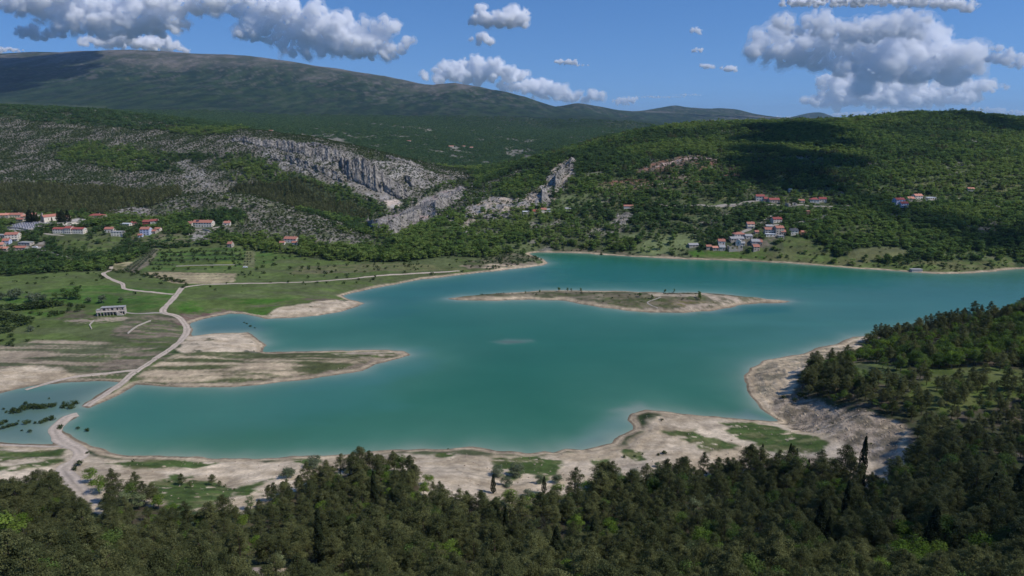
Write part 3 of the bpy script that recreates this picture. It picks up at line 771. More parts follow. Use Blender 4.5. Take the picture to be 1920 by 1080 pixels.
def broad(seed, hgt=7.0, rad0=3.0, per=60, size=.42, nb=16, low=.18, up=.2):
    rg = np.random.default_rng(seed)
    cs = []; rs = []; segs = [((0, 0, -1), (0, 0, hgt * .45), .20, .12)]
    for k in range(nb):
        t = rg.uniform(low + .1, .92)
        e = math.sqrt(max(.12, 1 - ((t - .52) / .5) ** 2))
        a = k * 2.4 + rg.normal() * .5; q = rad0 * e * rg.uniform(.3, .78)
        c = (q * math.cos(a), q * math.sin(a), hgt * t)
        cs.append(c); rs.append(rg.uniform(.85, 1.35) * rad0 / 2.6)
        if k % 3 == 0: segs.append(((0, 0, hgt * .35), c, .07, .03))
    V, F, T = blobs(cs, rs, per, size, rg, .8, 1.0, up)
    tv, tf = tubes(segs)
    return crown_mesh('broadleaf_crown', V, F, T), mesh_np('broadleaf_trunk', tv, tf)

def cypress(seed, hgt=14.0, rad0=1.2, n=3000, size=.34):
    rg = np.random.default_rng(seed)
    t = rg.random(n) ** .9; a = rg.random(n) * 6.283
    e = rad0 * np.minimum(1, t * 6) * (1 - t ** 2.2) ** .8 * (.85 + .25 * np.sin(a * 3 + t * 20)) + .06
    cen = np.stack([e * np.cos(a), e * np.sin(a), t * hgt], 1)
    nr = np.stack([np.cos(a), np.sin(a), .3 + 0 * a], 1) + rg.normal(size=(n, 3)) * .45
    V, F = leaves(cen, nr, size, rg, 1.6)
    tv, tf = tubes([((0, 0, -1), (0, 0, hgt * .8), .16, .04)])
    return crown_mesh('cypress_crown', V, F, np.repeat(rg.uniform(.7, 1.3, n), 4)), mesh_np('cypress_trunk', tv, tf)

def bush(seed, r=1.5, per=40, size=.45, nb=7):
    rg = np.random.default_rng(seed); cs = []; rs = []
    for k in range(nb):
        a = rg.random() * 6.28; q = r * rg.uniform(0, .6)
        cs.append((q * math.cos(a), q * math.sin(a), r * rg.uniform(.15, .75))); rs.append(r * rg.uniform(.4, .62))
    V, F, T = blobs(cs, rs, per, size, rg, .8, 1.0, .25)
    return crown_mesh('bush', V, F, T)

def mat_leaf(name, a, b, tr=.45, rough=.7):
    m = N(name); oi = m.n('ShaderNodeObjectInfo'); tn = m.n('ShaderNodeAttribute', _attribute_name='tone'); g = m.n('ShaderNodeNewGeometry')
    mx = m.n('ShaderNodeMix', _data_type='RGBA'); mx.inputs[6].default_value = (*a, 1); mx.inputs[7].default_value = (*b, 1)
    m.l(oi.outputs['Random'], mx.inputs[0])
    nz = m.noise(.35, 3, g.outputs['Position'])
    c = m.mul(mx.outputs[2], nz.outputs[0], .72, 1.28)
    v = m.n('ShaderNodeVectorMath', _operation='SCALE'); m.l(c, v.inputs[0]); m.l(tn.outputs['Fac'], v.inputs['Scale'])
    d = m.n('ShaderNodeBsdfDiffuse'); t = m.n('ShaderNodeBsdfTranslucent'); s = m.n('ShaderNodeMixShader'); s.inputs[0].default_value = tr
    m.l(v.outputs[0], d.inputs[0]); m.l(v.outputs[0], t.inputs[0]); m.l(d.outputs[0], s.inputs[1]); m.l(t.outputs[0], s.inputs[2])
    m.l(s.outputs[0], m.out.inputs[0]); return m.m
ML = dict(pine=mat_leaf('pine_needles', (.088,.104,.044), (.190,.200,.082)), broad=mat_leaf('oak_leaves', (.085,.142,.038), (.135,.195,.052)),
          bright=mat_leaf('spring_leaves', (.130,.215,.035), (.185,.255,.050)), flower=mat_leaf('blossom_leaves', (.26,.29,.15), (.17,.22,.09)),
          willow=mat_leaf('willow_leaves', (.185,.215,.135), (.120,.155,.085)), cyp=mat_leaf('cypress_scales', (.030,.042,.022), (.048,.062,.030)),
          bush=mat_leaf('bush_leaves', (.040,.064,.024), (.076,.104,.036)), farf=mat_leaf('hill_leaves', (.105,.185,.052), (.185,.265,.070)),
          faryel=mat_leaf('hill_leaves_fresh', (.150,.225,.055), (.235,.305,.085)), fardark=mat_leaf('hill_leaves_dark', (.060,.115,.042), (.105,.165,.055)),
          farfar=mat_leaf('plateau_leaves', (.060,.118,.048), (.105,.165,.060)), bare=mat_leaf('bare_twigs', (.085,.075,.058), (.075,.078,.05)))
M_BARK = plain('bark', (.10, .075, .055), .95, .3, 3)
M_GREYBARK = plain('grey_bark', (.16, .145, .125), .95, .3, 3)
def setm(me, m): me.materials.clear(); me.materials.append(m); return me
def pairs(lst, leaf, bark):
    return [(setm(c, ML[leaf]), setm(t, bark)) for c, t in lst]
PINE = pairs([pine(10 + i, 9.0 + (i % 4) * .9, 3.5 + (i % 3) * .4, 175, .25, 44 + 2 * (i % 4)) for i in range(7)], 'pine', M_BARK)
BROAD = pairs([broad(40 + i, 6.4 + (i % 3), 2.9 + (i % 2) * .5, 90, .36) for i in range(4)], 'broad', M_GREYBARK)
BRIGHT = pairs([broad(50 + i, 5.6 + i, 2.6 + i * .3, 95, .34) for i in range(3)], 'bright', M_GREYBARK)
FLOWER = pairs([broad(60 + i, 5.5, 2.4, 85, .36) for i in range(2)], 'flower', M_GREYBARK)
WILLOW = pairs([broad(70 + i, 4.2, 3.0, 110, .34, 16, .0) for i in range(3)], 'willow', M_GREYBARK)
CYP = pairs([cypress(80 + i, 14, 1.15 + .2 * i) for i in range(3)], 'cyp', M_BARK)
BUSHES = [setm(bush(90 + i), ML['bush']) for i in range(4)]
BARE = pairs([broad(95 + i, 6.5, 2.6, 34, .22, 18) for i in range(2)], 'bare', M_GREYBARK)

def joined(c, t, name):
    """crown and trunk in one mesh, for trees too far off to show their parts"""
    nv = len(c.vertices); a = np.empty(nv * 3, np.float32); c.vertices.foreach_get('co', a)
    b = np.empty(len(t.vertices) * 3, np.float32); t.vertices.foreach_get('co', b)
    fa = np.empty(len(c.loops), np.int32); c.loops.foreach_get('vertex_index', fa)
    fb = np.empty(len(t.loops), np.int32); t.loops.foreach_get('vertex_index', fb)
    tone = np.empty(nv, np.float32); c.attributes['tone'].data.foreach_get('value', tone)
    V = np.concatenate([a, b]).reshape(-1, 3); F = np.concatenate([fa, fb + nv]).reshape(-1, 4)
    me = mesh_np(name, V, F, {'tone': ('FLOAT', 'POINT', np.concatenate([tone, np.full(len(t.vertices), 1, np.float32)]))})
    me.materials.append(c.materials[0]); me.materials.append(t.materials[0])
    mi = np.zeros(len(F), np.int32); mi[len(fa) // 4:] = 1; me.polygons.foreach_set('material_index', mi)
    return me
FAR = [joined(*[setm(m, q) for m, q in zip(broad(110 + i, 5.6 + (i % 3) * .8, 3.1 + .4 * (i % 2), 17, .95, 12, .1, .9), (ML['farf'], M_GREYBARK))], 'far_tree') for i in range(5)]
FARY = [setm(m.copy(), 0) if 0 else m.copy() for m in FAR]
FARD = [m.copy() for m in FAR]
for m in FARY: m.materials[0] = ML['faryel']
for m in FARD: m.materials[0] = ML['fardark']
FARP = [joined(*[setm(m, q) for m, q in zip(pine(130 + i, 8.5, 2.8, 20, .95, 22), (ML['pine'], M_BARK))], 'far_pine') for i in range(3)]
MIDB = [joined(*[setm(m, q) for m, q in zip(broad(150 + i, 6.2 + (i % 3), 3.0 + .4 * (i % 2), 34, .66, 15, .05), (ML['broad'], M_GREYBARK))], 'mid_tree') for i in range(5)]
MIDW = [joined(*[setm(m, q) for m, q in zip(broad(160 + i, 4.6, 2.9, 34, .66, 15, .0), (ML['willow'], M_GREYBARK))], 'mid_willow') for i in range(2)]
def clump(seed, leafm, R=9, n=9, size=2.0):
    rg = np.random.default_rng(seed); cs = []; rs = []
    for k in range(n):
        a = rg.random() * 6.28; q = R * math.sqrt(rg.random()) * .8
        cs.append((q * math.cos(a), q * math.sin(a), rg.uniform(.5, 3.2))); rs.append(rg.uniform(2.0, 3.4))
    V, F, T = blobs(cs, rs, 3.4, size, rg, .9, .9, .3)
    return setm(crown_mesh('clump', V, F, T), leafm)
CLUMP = [clump(170 + i, ML['farfar']) for i in range(4)]
KB = [setm(bush(180 + i, 1.6, 9, 1.1, 5), ML['bush']) for i in range(4)]
def rockm(seed):
    rg = np.random.default_rng(seed)
    import bmesh
    bm = bmesh.new(); bmesh.ops.create_icosphere(bm, subdivisions=1, radius=.5)
    for v in bm.verts: v.co *= float(rg.uniform(.65, 1.25)); v.co.z *= .65
    me = bpy.data.meshes.new('rock'); bm.to_mesh(me); bm.free(); return me
M_ROCK = plain('rubble_stone', (.34, .27, .20), .95, .3, 1.2)
M_RED = plain('burnt_rubble', (.20, .165, .135), .95, .3, 1.2)
ROCKS = [setm(rockm(190 + i), M_ROCK) for i in range(4)]

# ------------------------------------------------------------------ scattering
def gn_scatter(name, pts, scl, rot, idx, protos, label, cat):
    c = bpy.data.collections.new(name + '_set')
    for i, me in enumerate(protos):
        o = bpy.data.objects.new('%s_%02d' % (name, i), me); c.objects.link(o)
    n = len(pts)
    me = bpy.data.meshes.new(name); me.vertices.add(n); me.vertices.foreach_set('co', np.ascontiguousarray(pts, np.float32).ravel())
    for nm, ty, key, ar in (('scl', 'FLOAT_VECTOR', 'vector', scl), ('rot', 'FLOAT_VECTOR', 'vector', rot), ('idx', 'INT', 'value', idx)):
        a = me.attributes.new(nm, ty, 'POINT'); a.data.foreach_set(key, np.ascontiguousarray(ar).ravel())
    o = bpy.data.objects.new(name, me); COL.objects.link(o)
    o['kind'] = 'stuff'; o['label'] = label; o['category'] = cat
    ng = bpy.data.node_groups.new(name, 'GeometryNodeTree')
    ng.interface.new_socket('Geometry', in_out='INPUT', socket_type='NodeSocketGeometry')
    ng.interface.new_socket('Geometry', in_out='OUTPUT', socket_type='NodeSocketGeometry')
    gi = ng.nodes.new('NodeGroupInput'); go = ng.nodes.new('NodeGroupOutput')
    mp = ng.nodes.new('GeometryNodeMeshToPoints'); ip = ng.nodes.new('GeometryNodeInstanceOnPoints')
    ci = ng.nodes.new('GeometryNodeCollectionInfo'); ci.inputs[0].default_value = c; ci.inputs['Separate Children'].default_value = True; ci.inputs['Reset Children'].default_value = True
    ip.inputs['Pick Instance'].default_value = True
    L = ng.links.new
    L(gi.outputs[0], mp.inputs[0]); L(mp.outputs[0], ip.inputs['Points']); L(ci.outputs[0], ip.inputs['Instance'])
    for nm, ty, sock in (('scl', 'FLOAT_VECTOR', 'Scale'), ('rot', 'FLOAT_VECTOR', 'Rotation'), ('idx', 'INT', 'Instance Index')):
        a = ng.nodes.new('GeometryNodeInputNamedAttribute'); a.data_type = ty; a.inputs[0].default_value = nm
        L(a.outputs[0], ip.inputs[sock])
    L(ip.outputs[0], go.inputs[0])
    md = o.modifiers.new('scatter', 'NODES'); md.node_group = ng
    return o

def candidates(a0, a1, r0, r1, sp, seed):
    """jittered grid of spots in a wedge"""
    rg = np.random.default_rng(seed)
    x0 = min(0, r1 * math.sin(a0)); x1 = max(0, r1 * math.sin(a1))
    xs = np.arange(x0, x1, sp); ys = np.arange(r0 * math.cos(max(abs(a0), abs(a1))) , r1, sp * .9)
    x, y = np.meshgrid(xs, ys); x = x + (np.arange(len(ys)) % 2)[:, None] * sp * .5
    x = (x + rg.uniform(-.42, .42, x.shape) * sp).ravel(); y = (y + rg.uniform(-.42, .42, y.shape) * sp).ravel()
    r = np.hypot(x, y); a = np.arctan2(x, y)
    m = (r > r0) & (r < r1) & (a > a0) & (a < a1)
    return x[m], y[m]
def pix(p):
    p = np.asarray(p, float).reshape(-1, 3)
    z = p[:, 2] - CAM_H
    f = p[:, 1] * CP - z * SP; u = p[:, 1] * SP + z * CP
    return np.stack([960 + FPX * p[:, 0] / f, 540 - FPX * u / f], 1)

CLEAR = []     # (x, y, radius) kept free of trees: houses, roads
def clear_of(x, y):
    ok = np.ones(len(x), bool)
    for cx, cy, r in CLEAR:
        ok &= (x - cx) ** 2 + (y - cy) ** 2 > r * r
    return ok
# ------------------------------------------------------------------ tracks
def mat_track(name, colr):
    m = N(name); g = m.n('ShaderNodeNewGeometry'); tn = m.n('ShaderNodeAttribute', _attribute_name='tone')
    b = m.n('ShaderNodeBsdfPrincipled', Roughness=.95); c = m.n('ShaderNodeRGB'); c.outputs[0].default_value = (*colr, 1)
    k = m.mul(c.outputs[0], m.noise(.7, 5, g.outputs['Position']).outputs[0], .75, 1.2)
    v = m.n('ShaderNodeVectorMath', _operation='SCALE'); m.l(k, v.inputs[0]); m.l(tn.outputs['Fac'], v.inputs['Scale'])
    m.l(v.outputs[0], b.inputs['Base Color']); m.l(b.outputs[0], m.out.inputs[0]); return m.m
M_ROAD = mat_track('track_gravel', (.46, .375, .29))
M_ROAD2 = mat_track('lane_gravel', (.33, .29, .24))
def track(pts, width, name='dirt_track', mat=None, lift=.14, world=False):
    g = np.array(pts, float) if world else ground(pts)[:, :2]
    seg = []
    for i in range(len(g) - 1):                     # Catmull-Rom through the traced points
        p0, p1, p2, p3 = g[max(i - 1, 0)], g[i], g[i + 1], g[min(i + 2, len(g) - 1)]
        n = max(2, int(np.linalg.norm(p2 - p1) / 2))
        for t in np.linspace(0, 1, n, endpoint=False):
            seg.append(.5 * ((2 * p1) + (-p0 + p2) * t + (2 * p0 - 5 * p1 + 4 * p2 - p3) * t * t + (-p0 + 3 * p1 - 3 * p2 + p3) * t ** 3))
    seg.append(g[-1]); s = np.array(seg)
    d = np.gradient(s, axis=0); d /= np.linalg.norm(d, axis=1, keepdims=True) + 1e-9
    nrm = np.stack([-d[:, 1], d[:, 0]], 1)
    k = np.arange(len(s)); wl = width * .5 * (1 + .22 * noise(k / 3.0, k * 0.0, 5)); wr = width * .5 * (1 + .22 * noise(k / 3.0, k * 0.0 + 9, 6))
    cols_ = np.linspace(-1, 1, 9)
    V = []
    for c in cols_:
        w = np.where(c < 0, wl, wr) * c
        V.append(s + nrm * w[:, None])
    V = np.stack(V, 1).reshape(-1, 2)
    z = HF(V[:, 0], V[:, 1]); z = np.maximum(z, .02)
    c = np.tile(cols_, len(s)); z = z + lift * (1 - .55 * np.abs(c)) - .05 * np.exp(-((np.abs(c) - .45) / .2) ** 2)
    q_ = np.repeat(np.arange(len(s)), 9)
    tn = 1 + .13 * np.exp(-((np.abs(c) - .5) / .16) ** 2) - .32 * np.exp(-(c / .2) ** 2) * (.5 + .5 * noise(q_ / 6.0, c * 0, 7)) - .22 * (np.abs(c) > .9) + .10 * noise(q_ / 2.5, c * 3, 9)
    me = mesh_np(name, np.column_stack([V, z]), grid_faces(len(s), 9), {'tone': ('FLOAT', 'POINT', tn.astype(np.float32))}, smooth=True)
    link(me, name, 'structure', mats=[mat or M_ROAD])
    for q in s[::3]:
        CLEAR.append((q[0], q[1], width * .5 + 1.2)); L_ = math.hypot(q[0], q[1])
        if L_ < 420 and q[1] < 300:
            for k_ in (4, 8, 12, 15): CLEAR.append((q[0] * (1 - k_ / L_), q[1] * (1 - k_ / L_), 4.0))
track([(209,500),(206,507),(194,513),(205,522),(229,532),(233,541),(255,545),(290,548),(326,552)], 3.6)
track([(342,539),(334,549),(325,560),(312,573),(306,582),(310,588),(330,592),(343,603),(350,614),(350,624),(338,640),(318,655),(290,674),(262,692),(240,708),(215,728),(185,747),(162,762)], 4.6)
track([(342,540),(370,535),(430,532),(500,531),(570,529),(640,524),(700,518),(760,514),(830,510),(862,508)], 3.4)
track([(308,587),(285,587),(262,588),(235,586)], 2.8, mat=M_ROAD2)
track([(256,694),(220,698),(180,702),(140,707),(110,713),(75,723),(48,731)], 2.8)
track([(146,777),(130,781),(112,795),(103,805),(108,818),(124,830),(145,842),(152,852),(140,864),(124,874),(122,885),(138,905),(152,922),(170,950)], 6.0)
track([(0,834),(50,836),(90,838),(112,837),(132,842)], 1.8)
track([(240,625),(258,611),(282,601)], 1.6, mat=M_ROAD2)
track([(1345,386),(1362,384),(1395,380),(1412,377),(1440,374)], 5, 'village_lane', M_ROAD2)
track([(1218,383),(1260,386),(1300,385),(1345,387)], 4, 'village_lane', M_ROAD2)
track([(1478,392),(1462,398),(1450,405),(1436,413)], 6, 'village_lane', M_ROAD2)
track([(1490,418),(1512,415),(1532,411),(1545,406),(1556,401)], 4, 'village_lane', M_ROAD2)
track([(1434,427),(1450,423),(1468,420)], 4, 'village_lane', M_ROAD2)
track([(1384,440),(1394,434),(1408,429)], 5, 'village_lane', M_ROAD2)
track([(74,467),(90,472),(105,477),(122,481),(150,490)], 3.4, 'village_lane', M_ROAD2)
track([(168,418),(185,422),(205,425),(228,427)], 3.4, 'village_lane', M_ROAD2)
track([(56,436),(70,432),(100,420),(140,416),(170,418)], 3.2, 'village_lane', M_ROAD2)
track([(82,438),(100,440),(120,442)], 3.6, 'village_lane', M_ROAD2)
track([(838,412),(852,416),(864,424),(878,427)], 4, 'village_lane')
track([(1150,352),(1190,350),(1240,345),(1290,340)], 4, 'village_lane')
track([(1240,557),(1229,561),(1214,567),(1222,573),(1234,578)], 1.2, mat=M_ROAD2)
track([(1350,388),(1500,384),(1620,384),(1700,378),(1800,372)], 3, 'village_lane', M_ROAD2)
print('tracks', round(time.time() - T0, 1))

# ------------------------------------------------------------------ cliffs
def mat_cliff():
    m = N('limestone'); g = m.n('ShaderNodeNewGeometry')
    mp = m.n('ShaderNodeMapping'); mp.inputs['Scale'].default_value = (1, 1, .3); m.l(g.outputs['Position'], mp.inputs[0])
    n1 = m.noise(.12, 6, mp.outputs[0], .65); n2 = m.noise(.02, 4, g.outputs['Position'])
    cr = m.n('ShaderNodeValToRGB'); e = cr.color_ramp.elements
    e[0].position = .36; e[0].color = (.085, .078, .068, 1); e[1].position = .56; e[1].color = (.29, .265, .23, 1)
    x = e.new(.72); x.color = (.37, .325, .275, 1)
    m.l(n1.outputs[0], cr.inputs[0])
    c = m.mul(cr.outputs[0], n2.outputs[0], .75, 1.25)
    b = m.n('ShaderNodeBsdfPrincipled', Roughness=.95); b.inputs['Specular IOR Level'].default_value = .1
    m.l(c, b.inputs['Base Color'])
    bp = m.n('ShaderNodeBump', Strength=1, Distance=2.5); m.l(n1.outputs[0], bp.inputs['Height']); m.l(bp.outputs[0], b.inputs['Normal'])
    m.l(b.outputs[0], m.out.inputs[0]); return m.m
M_CLIFF = mat_cliff()
M_QUARRY = plain('quarried_rock', (.36, .27, .225), .95, .3, .15, .8)
def resamp(p, n):
    p = np.array(p, float); d = np.r_[0, np.cumsum(np.linalg.norm(np.diff(p, axis=0), axis=1))]
    t = np.linspace(0, d[-1], n); return np.stack([np.interp(t, d, p[:, 0]), np.interp(t, d, p[:, 1])], 1)
CLIFFPTS = []
def cliff(top, bot, back=.35, amp=5, sc=14, seed=0, mat=None, name='rock_cliff'):
    L = np.linalg.norm(np.diff(np.array(top, float), axis=0), axis=1).sum()
    nc = int(max(20, L / 1.0)); tp = resamp(top, nc); bp_ = resamp(bot, nc)
    Bg = ground(bp_); Tg = ground(tp)
    # keep the far edge from jumping over a skyline
    dist = np.linalg.norm(Bg[:, :2], axis=1); td = np.linalg.norm(Tg[:, :2], axis=1)
    td = np.minimum(td, dist + 140); 
    nr = 16; V = []
    hor = np.stack([Bg[:, 0], Bg[:, 1]], 1) / dist[:, None]
    side = np.arange(nc) / nc * L * dist.mean() / FPX
    ends = sstep(0, .06, np.linspace(0, 1, nc)) * sstep(1, .94, np.linspace(0, 1, nc))
    dtop = ray(tp[:, 0], tp[:, 1]); dtop /= np.linalg.norm(dtop[:, :2], axis=1)[:, None]
    bk = np.maximum((td - dist) * back, 2)
    zt = CAM_H + dtop[:, 2] * (dist + bk)
    zt = np.maximum(zt, Bg[:, 2] + 1)
    zt = Bg[:, 2] + (zt - Bg[:, 2]) * np.clip(.86 + .34 * fbm(side / (sc * 2.2), 0 * side, 3, 540 + seed), .45, 1.08)
    for r in range(nr):
        t = r / (nr - 1)
        but = ridged(side / sc, t * 1.2 + 0 * side, 4, 500 + seed) * amp + fbm(side / (sc * 3), 0 * side + t, 2, 510 + seed) * amp * .8
        but = but + 1.6 * ridged(side / 4, t * 5 + 0 * side, 3, 530 + seed) + 1.2 * noise(side / 9, t * 3.5 + 0 * side, 531 + seed)
        cr = .10 * noise(side / 5, 0 * side, 520 + seed)
        q = dist + bk * t ** 1.3 - but * (.35 + .65 * math.sin(math.pi * min(t * 1.0, 1) * .9)) * ends
        z = (Bg[:, 2] - 3) + (zt - Bg[:, 2] + 3) * np.clip(t * (1 + cr), 0, 1.06)
        z = Bg[:, 2] - 3 + (z - Bg[:, 2] + 3) * (.25 + .75 * ends)
        V.append(np.column_stack([hor * q[:, None], z]))
    for f in (.5, 1.0):
        q = dist + bk + (td + 25 - dist - bk) * f
        xy = hor * q[:, None]
        V.append(np.column_stack([xy, np.minimum(V[nr - 1][:, 2] - .5, HF(xy[:, 0], xy[:, 1]) - 1.5 * f) if f == 1 else V[nr - 1][:, 2] * .5 + .5 * (HF(xy[:, 0], xy[:, 1])) - 1.5]))
    V = np.stack(V, 0).reshape(-1, 3)
    V += (rng.normal(size=V.shape) * .25)
    pick = rng.random(nr * nc) < .045
    CLIFFPTS.append(V[:nr * nc][pick & (np.arange(nr * nc) >= nc * 3)])
    link(mesh_np(name, V, grid_faces(nr + 2, nc)[:, ::-1]), name, 'structure', mats=[mat or M_CLIFF])
cliff([(425,260),(450,254),(500,258),(545,262),(590,268),(640,274),(655,284)], [(425,266),(450,268),(480,274),(520,282),(560,290),(600,300),(650,310)], seed=1, amp=7, sc=11)
cliff([(640,282),(655,285),(690,292),(720,300),(745,322),(765,352),(775,362)], [(636,318),(655,338),(690,350),(715,362),(738,368),(755,372),(772,370)], seed=2, amp=12, sc=26)
cliff([(553,266),(590,266),(620,273),(655,288)], [(555,272),(590,278),(620,288),(655,302)], seed=3, amp=6, sc=12)
cliff([(500,288),(540,290),(580,302),(620,314),(650,330)], [(500,300),(540,305),(580,320),(610,330),(650,345)], seed=4, amp=6, sc=12)
cliff([(720,290),(755,297),(785,306),(800,312)], [(720,297),(755,307),(785,318),(800,322)], seed=5, amp=6, sc=12)
cliff([(757,326),(775,330),(800,334),(812,342)], [(760,338),(772,350),(790,352),(812,346)], seed=6, amp=7, sc=14)
cliff([(845,328),(862,331),(872,335)], [(848,331),(862,336),(872,338)], seed=7, amp=3)
cliff([(678,415),(700,405),(740,400),(770,392),(800,382),(830,370),(850,355),(875,350)], [(680,424),(700,438),(735,444),(755,432),(790,414),(818,410),(840,392),(878,364)], seed=8, amp=8, sc=12)
0 and cliff([(330,306),(352,303),(385,325),(420,345)], [(335,318),(350,335),(378,356),(425,358)], seed=9, amp=8, sc=10, back=.5)
cliff([(1000,352),(1020,340),(1035,322),(1055,303),(1068,297),(1080,300)], [(1010,392),(1030,382),(1045,360),(1056,340),(1070,318),(1083,312)], seed=10, amp=9, sc=9, back=.5)
cliff([(900,404),(930,400),(955,400),(975,406)], [(900,410),(930,410),(955,411),(975,412)], seed=11, amp=4, sc=8)
cliff([(860,398),(875,386),(895,382)], [(862,403),(878,396),(895,388)], seed=12, amp=4, sc=8)
cliff([(830,408),(842,401),(856,409)], [(830,411),(842,411),(856,412)], seed=13, amp=4, sc=8)
cliff([(1218,318),(1240,306),(1270,299),(1300,293),(1340,296),(1368,300)], [(1218,320),(1240,314),(1270,306),(1300,299),(1340,301),(1368,304)], seed=14, amp=3, sc=8, mat=M_QUARRY)
0 and cliff([(1388,292),(1405,281),(1425,280),(1440,290)], [(1392,308),(1410,314),(1428,316),(1440,304)], seed=15, amp=7, sc=9, back=.5)
cliff([(1134,429),(1148,418),(1158,408),(1177,404)], [(1140,432),(1152,427),(1164,421),(1177,408)], seed=16, amp=3.5, sc=6)
cliff([(815,445),(845,436),(880,432)], [(815,455),(845,450),(882,442)], seed=17, amp=4, sc=6)
cliff([(745,408),(770,403),(805,404),(812,396)], [(748,420),(775,418),(800,414),(814,404)], seed=18, amp=1.5, sc=8, mat=M_QUARRY)
print('cliffs', round(time.time() - T0, 1))

# ------------------------------------------------------------------ buildings
import bmesh
MW = dict(white=plain('white_render', (.72, .65, .54), .9, .06), cream=plain('cream_render', (.60, .52, .38), .9, .08), stone=plain('stone_wall', (.44, .385, .315), .95, .25, 1.5),
          grey=plain('grey_render', (.44, .41, .36), .9, .12), blue=plain('pale_blue_render', (.52, .56, .68), .9, .06), red=plain('red_render', (.42, .10, .08), .9, .1),
          pink=plain('pink_render', (.60, .38, .33), .9, .08), conc=plain('weathered_concrete', (.48, .42, .36), .95, .22, .6), ochre=plain('ochre_render', (.58, .34, .19), .9, .1))
MR = dict(orange=plain('orange_tiles', (.38, .160, .112), .85, .16, 1.2), red=plain('red_tiles', (.30, .085, .068), .85, .16, 1.2), dark=plain('dark_red_tiles', (.26, .065, .055), .85, .16, 1.2),
          grey=plain('grey_slabs', (.33, .32, .31), .9, .2, 1.0), pale=plain('pale_tiles', (.56, .25, .17), .9, .2, 1.0), black=plain('slate_roof', (.07, .075, .085), .8, .2, 1), white=plain('white_sheet_roof', (.62, .63, .64), .7, .06))
M_GLASS = plain('window_glass', (.03, .035, .05), .15, .1, 1, spec=.5)
M_SHUT = plain('blue_shutter', (.06, .10, .30), .7, .1)
M_DOOR = plain('brown_door', (.14, .07, .04), .7, .15)
M_SOLAR = plain('solar_glass', (.015, .02, .06), .12, .1, 1, spec=.6)
M_DARK = plain('dark_opening', (.012, .012, .012), .95, .1)
def bmbox(bm, x0, x1, y0, y1, z0, z1):
    v = [bm.verts.new((x, y, z)) for z in (z0, z1) for y in (y0, y1) for x in (x0, x1)]
    for f in ((0,2,3,1),(4,5,7,6),(0,1,5,4),(2,6,7,3),(0,4,6,2),(1,3,7,5)): bm.faces.new([v[i] for i in f])
def tomesh(bm, name, mat):
    me = bpy.data.meshes.new(name); bm.to_mesh(me); bm.free(); me.materials.append(mat); return me
_unit = {}
def part(name, parent, mat, x0, x1, y0, y1, z0, z1, rot=None):
    """a box part; alike boxes share one mesh"""
    k = (name, mat.name)
    if k not in _unit:
        bm = bmesh.new(); bmbox(bm, -.5, .5, -.5, .5, -.5, .5); _unit[k] = tomesh(bm, name, mat)
    o = bpy.data.objects.new(name, _unit[k]); COL.objects.link(o); o.parent = parent
    o.location = ((x0 + x1) / 2, (y0 + y1) / 2, (z0 + z1) / 2); o.scale = (x1 - x0, y1 - y0, z1 - z0)
    if rot: o.rotation_euler = rot
    return o
def tag(o, label, cat, group=None):
    o['label'] = label; o['category'] = cat
    if group: o['group'] = group
def gable_wall(w, d, h, rh):
    bm = bmesh.new()
    P_ = [(-w/2,-d/2),(w/2,-d/2),(w/2,d/2),(-w/2,d/2)]
    lo = [bm.verts.new((x, y, -1.8)) for x, y in P_]; hi = [bm.verts.new((x, y, h)) for x, y in P_]
    for i in range(4): bm.faces.new([lo[i], lo[(i+1)%4], hi[(i+1)%4], hi[i]])
    if rh > 0:
        a = bm.verts.new((w/2, 0, h + rh)); b = bm.verts.new((-w/2, 0, h + rh))
        bm.faces.new([hi[1], hi[2], a]); bm.faces.new([hi[3], hi[0], b]); bm.faces.new([hi[0], hi[1], a, b]); bm.faces.new([hi[2], hi[3], b, a])
    else: bm.faces.new(hi)
    return bm
def gable_roof(w, d, h, rh, o=.35, t=.16):
    bm = bmesh.new(); sl = rh / (d / 2)
    for s in (-1, 1):
        e = d / 2 + o
        pts = [(-w/2-o, 0, h+rh+.03), (w/2+o, 0, h+rh+.03), (w/2+o, s*e, h-sl*o+.03), (-w/2-o, s*e, h-sl*o+.03)]
        lo = [bm.verts.new(p) for p in pts]; hi = [bm.verts.new((p[0], p[1], p[2]+t)) for p in pts]
        bm.faces.new(lo); bm.faces.new(hi[::-1])
        for i in range(4): bm.faces.new([lo[i], hi[i], hi[(i+1)%4], lo[(i+1)%4]])
    bmesh.ops.recalc_face_normals(bm, faces=bm.faces); return bm
def hip_roof(w, d, h, rh, o=.4):
    bm = bmesh.new(); r = max(w/2 - d/2, .2)
    b = [bm.verts.new(p) for p in ((-w/2-o,-d/2-o,h),(w/2+o,-d/2-o,h),(w/2+o,d/2+o,h),(-w/2-o,d/2+o,h))]
    t = [bm.verts.new((-r, 0, h+rh)), bm.verts.new((r, 0, h+rh))]
    u = [bm.verts.new((v.co.x, v.co.y, h-.14)) for v in b]
    bm.faces.new([b[0],b[1],t[1],t[0]]); bm.faces.new([b[2],b[3],t[0],t[1]]); bm.faces.new([b[1],b[2],t[1]]); bm.faces.new([b[3],b[0],t[0]]); bm.faces.new(u[::-1])
    for i in range(4): bm.faces.new([u[i],u[(i+1)%4],b[(i+1)%4],b[i]])
    bmesh.ops.recalc_face_normals(bm, faces=bm.faces); return bm
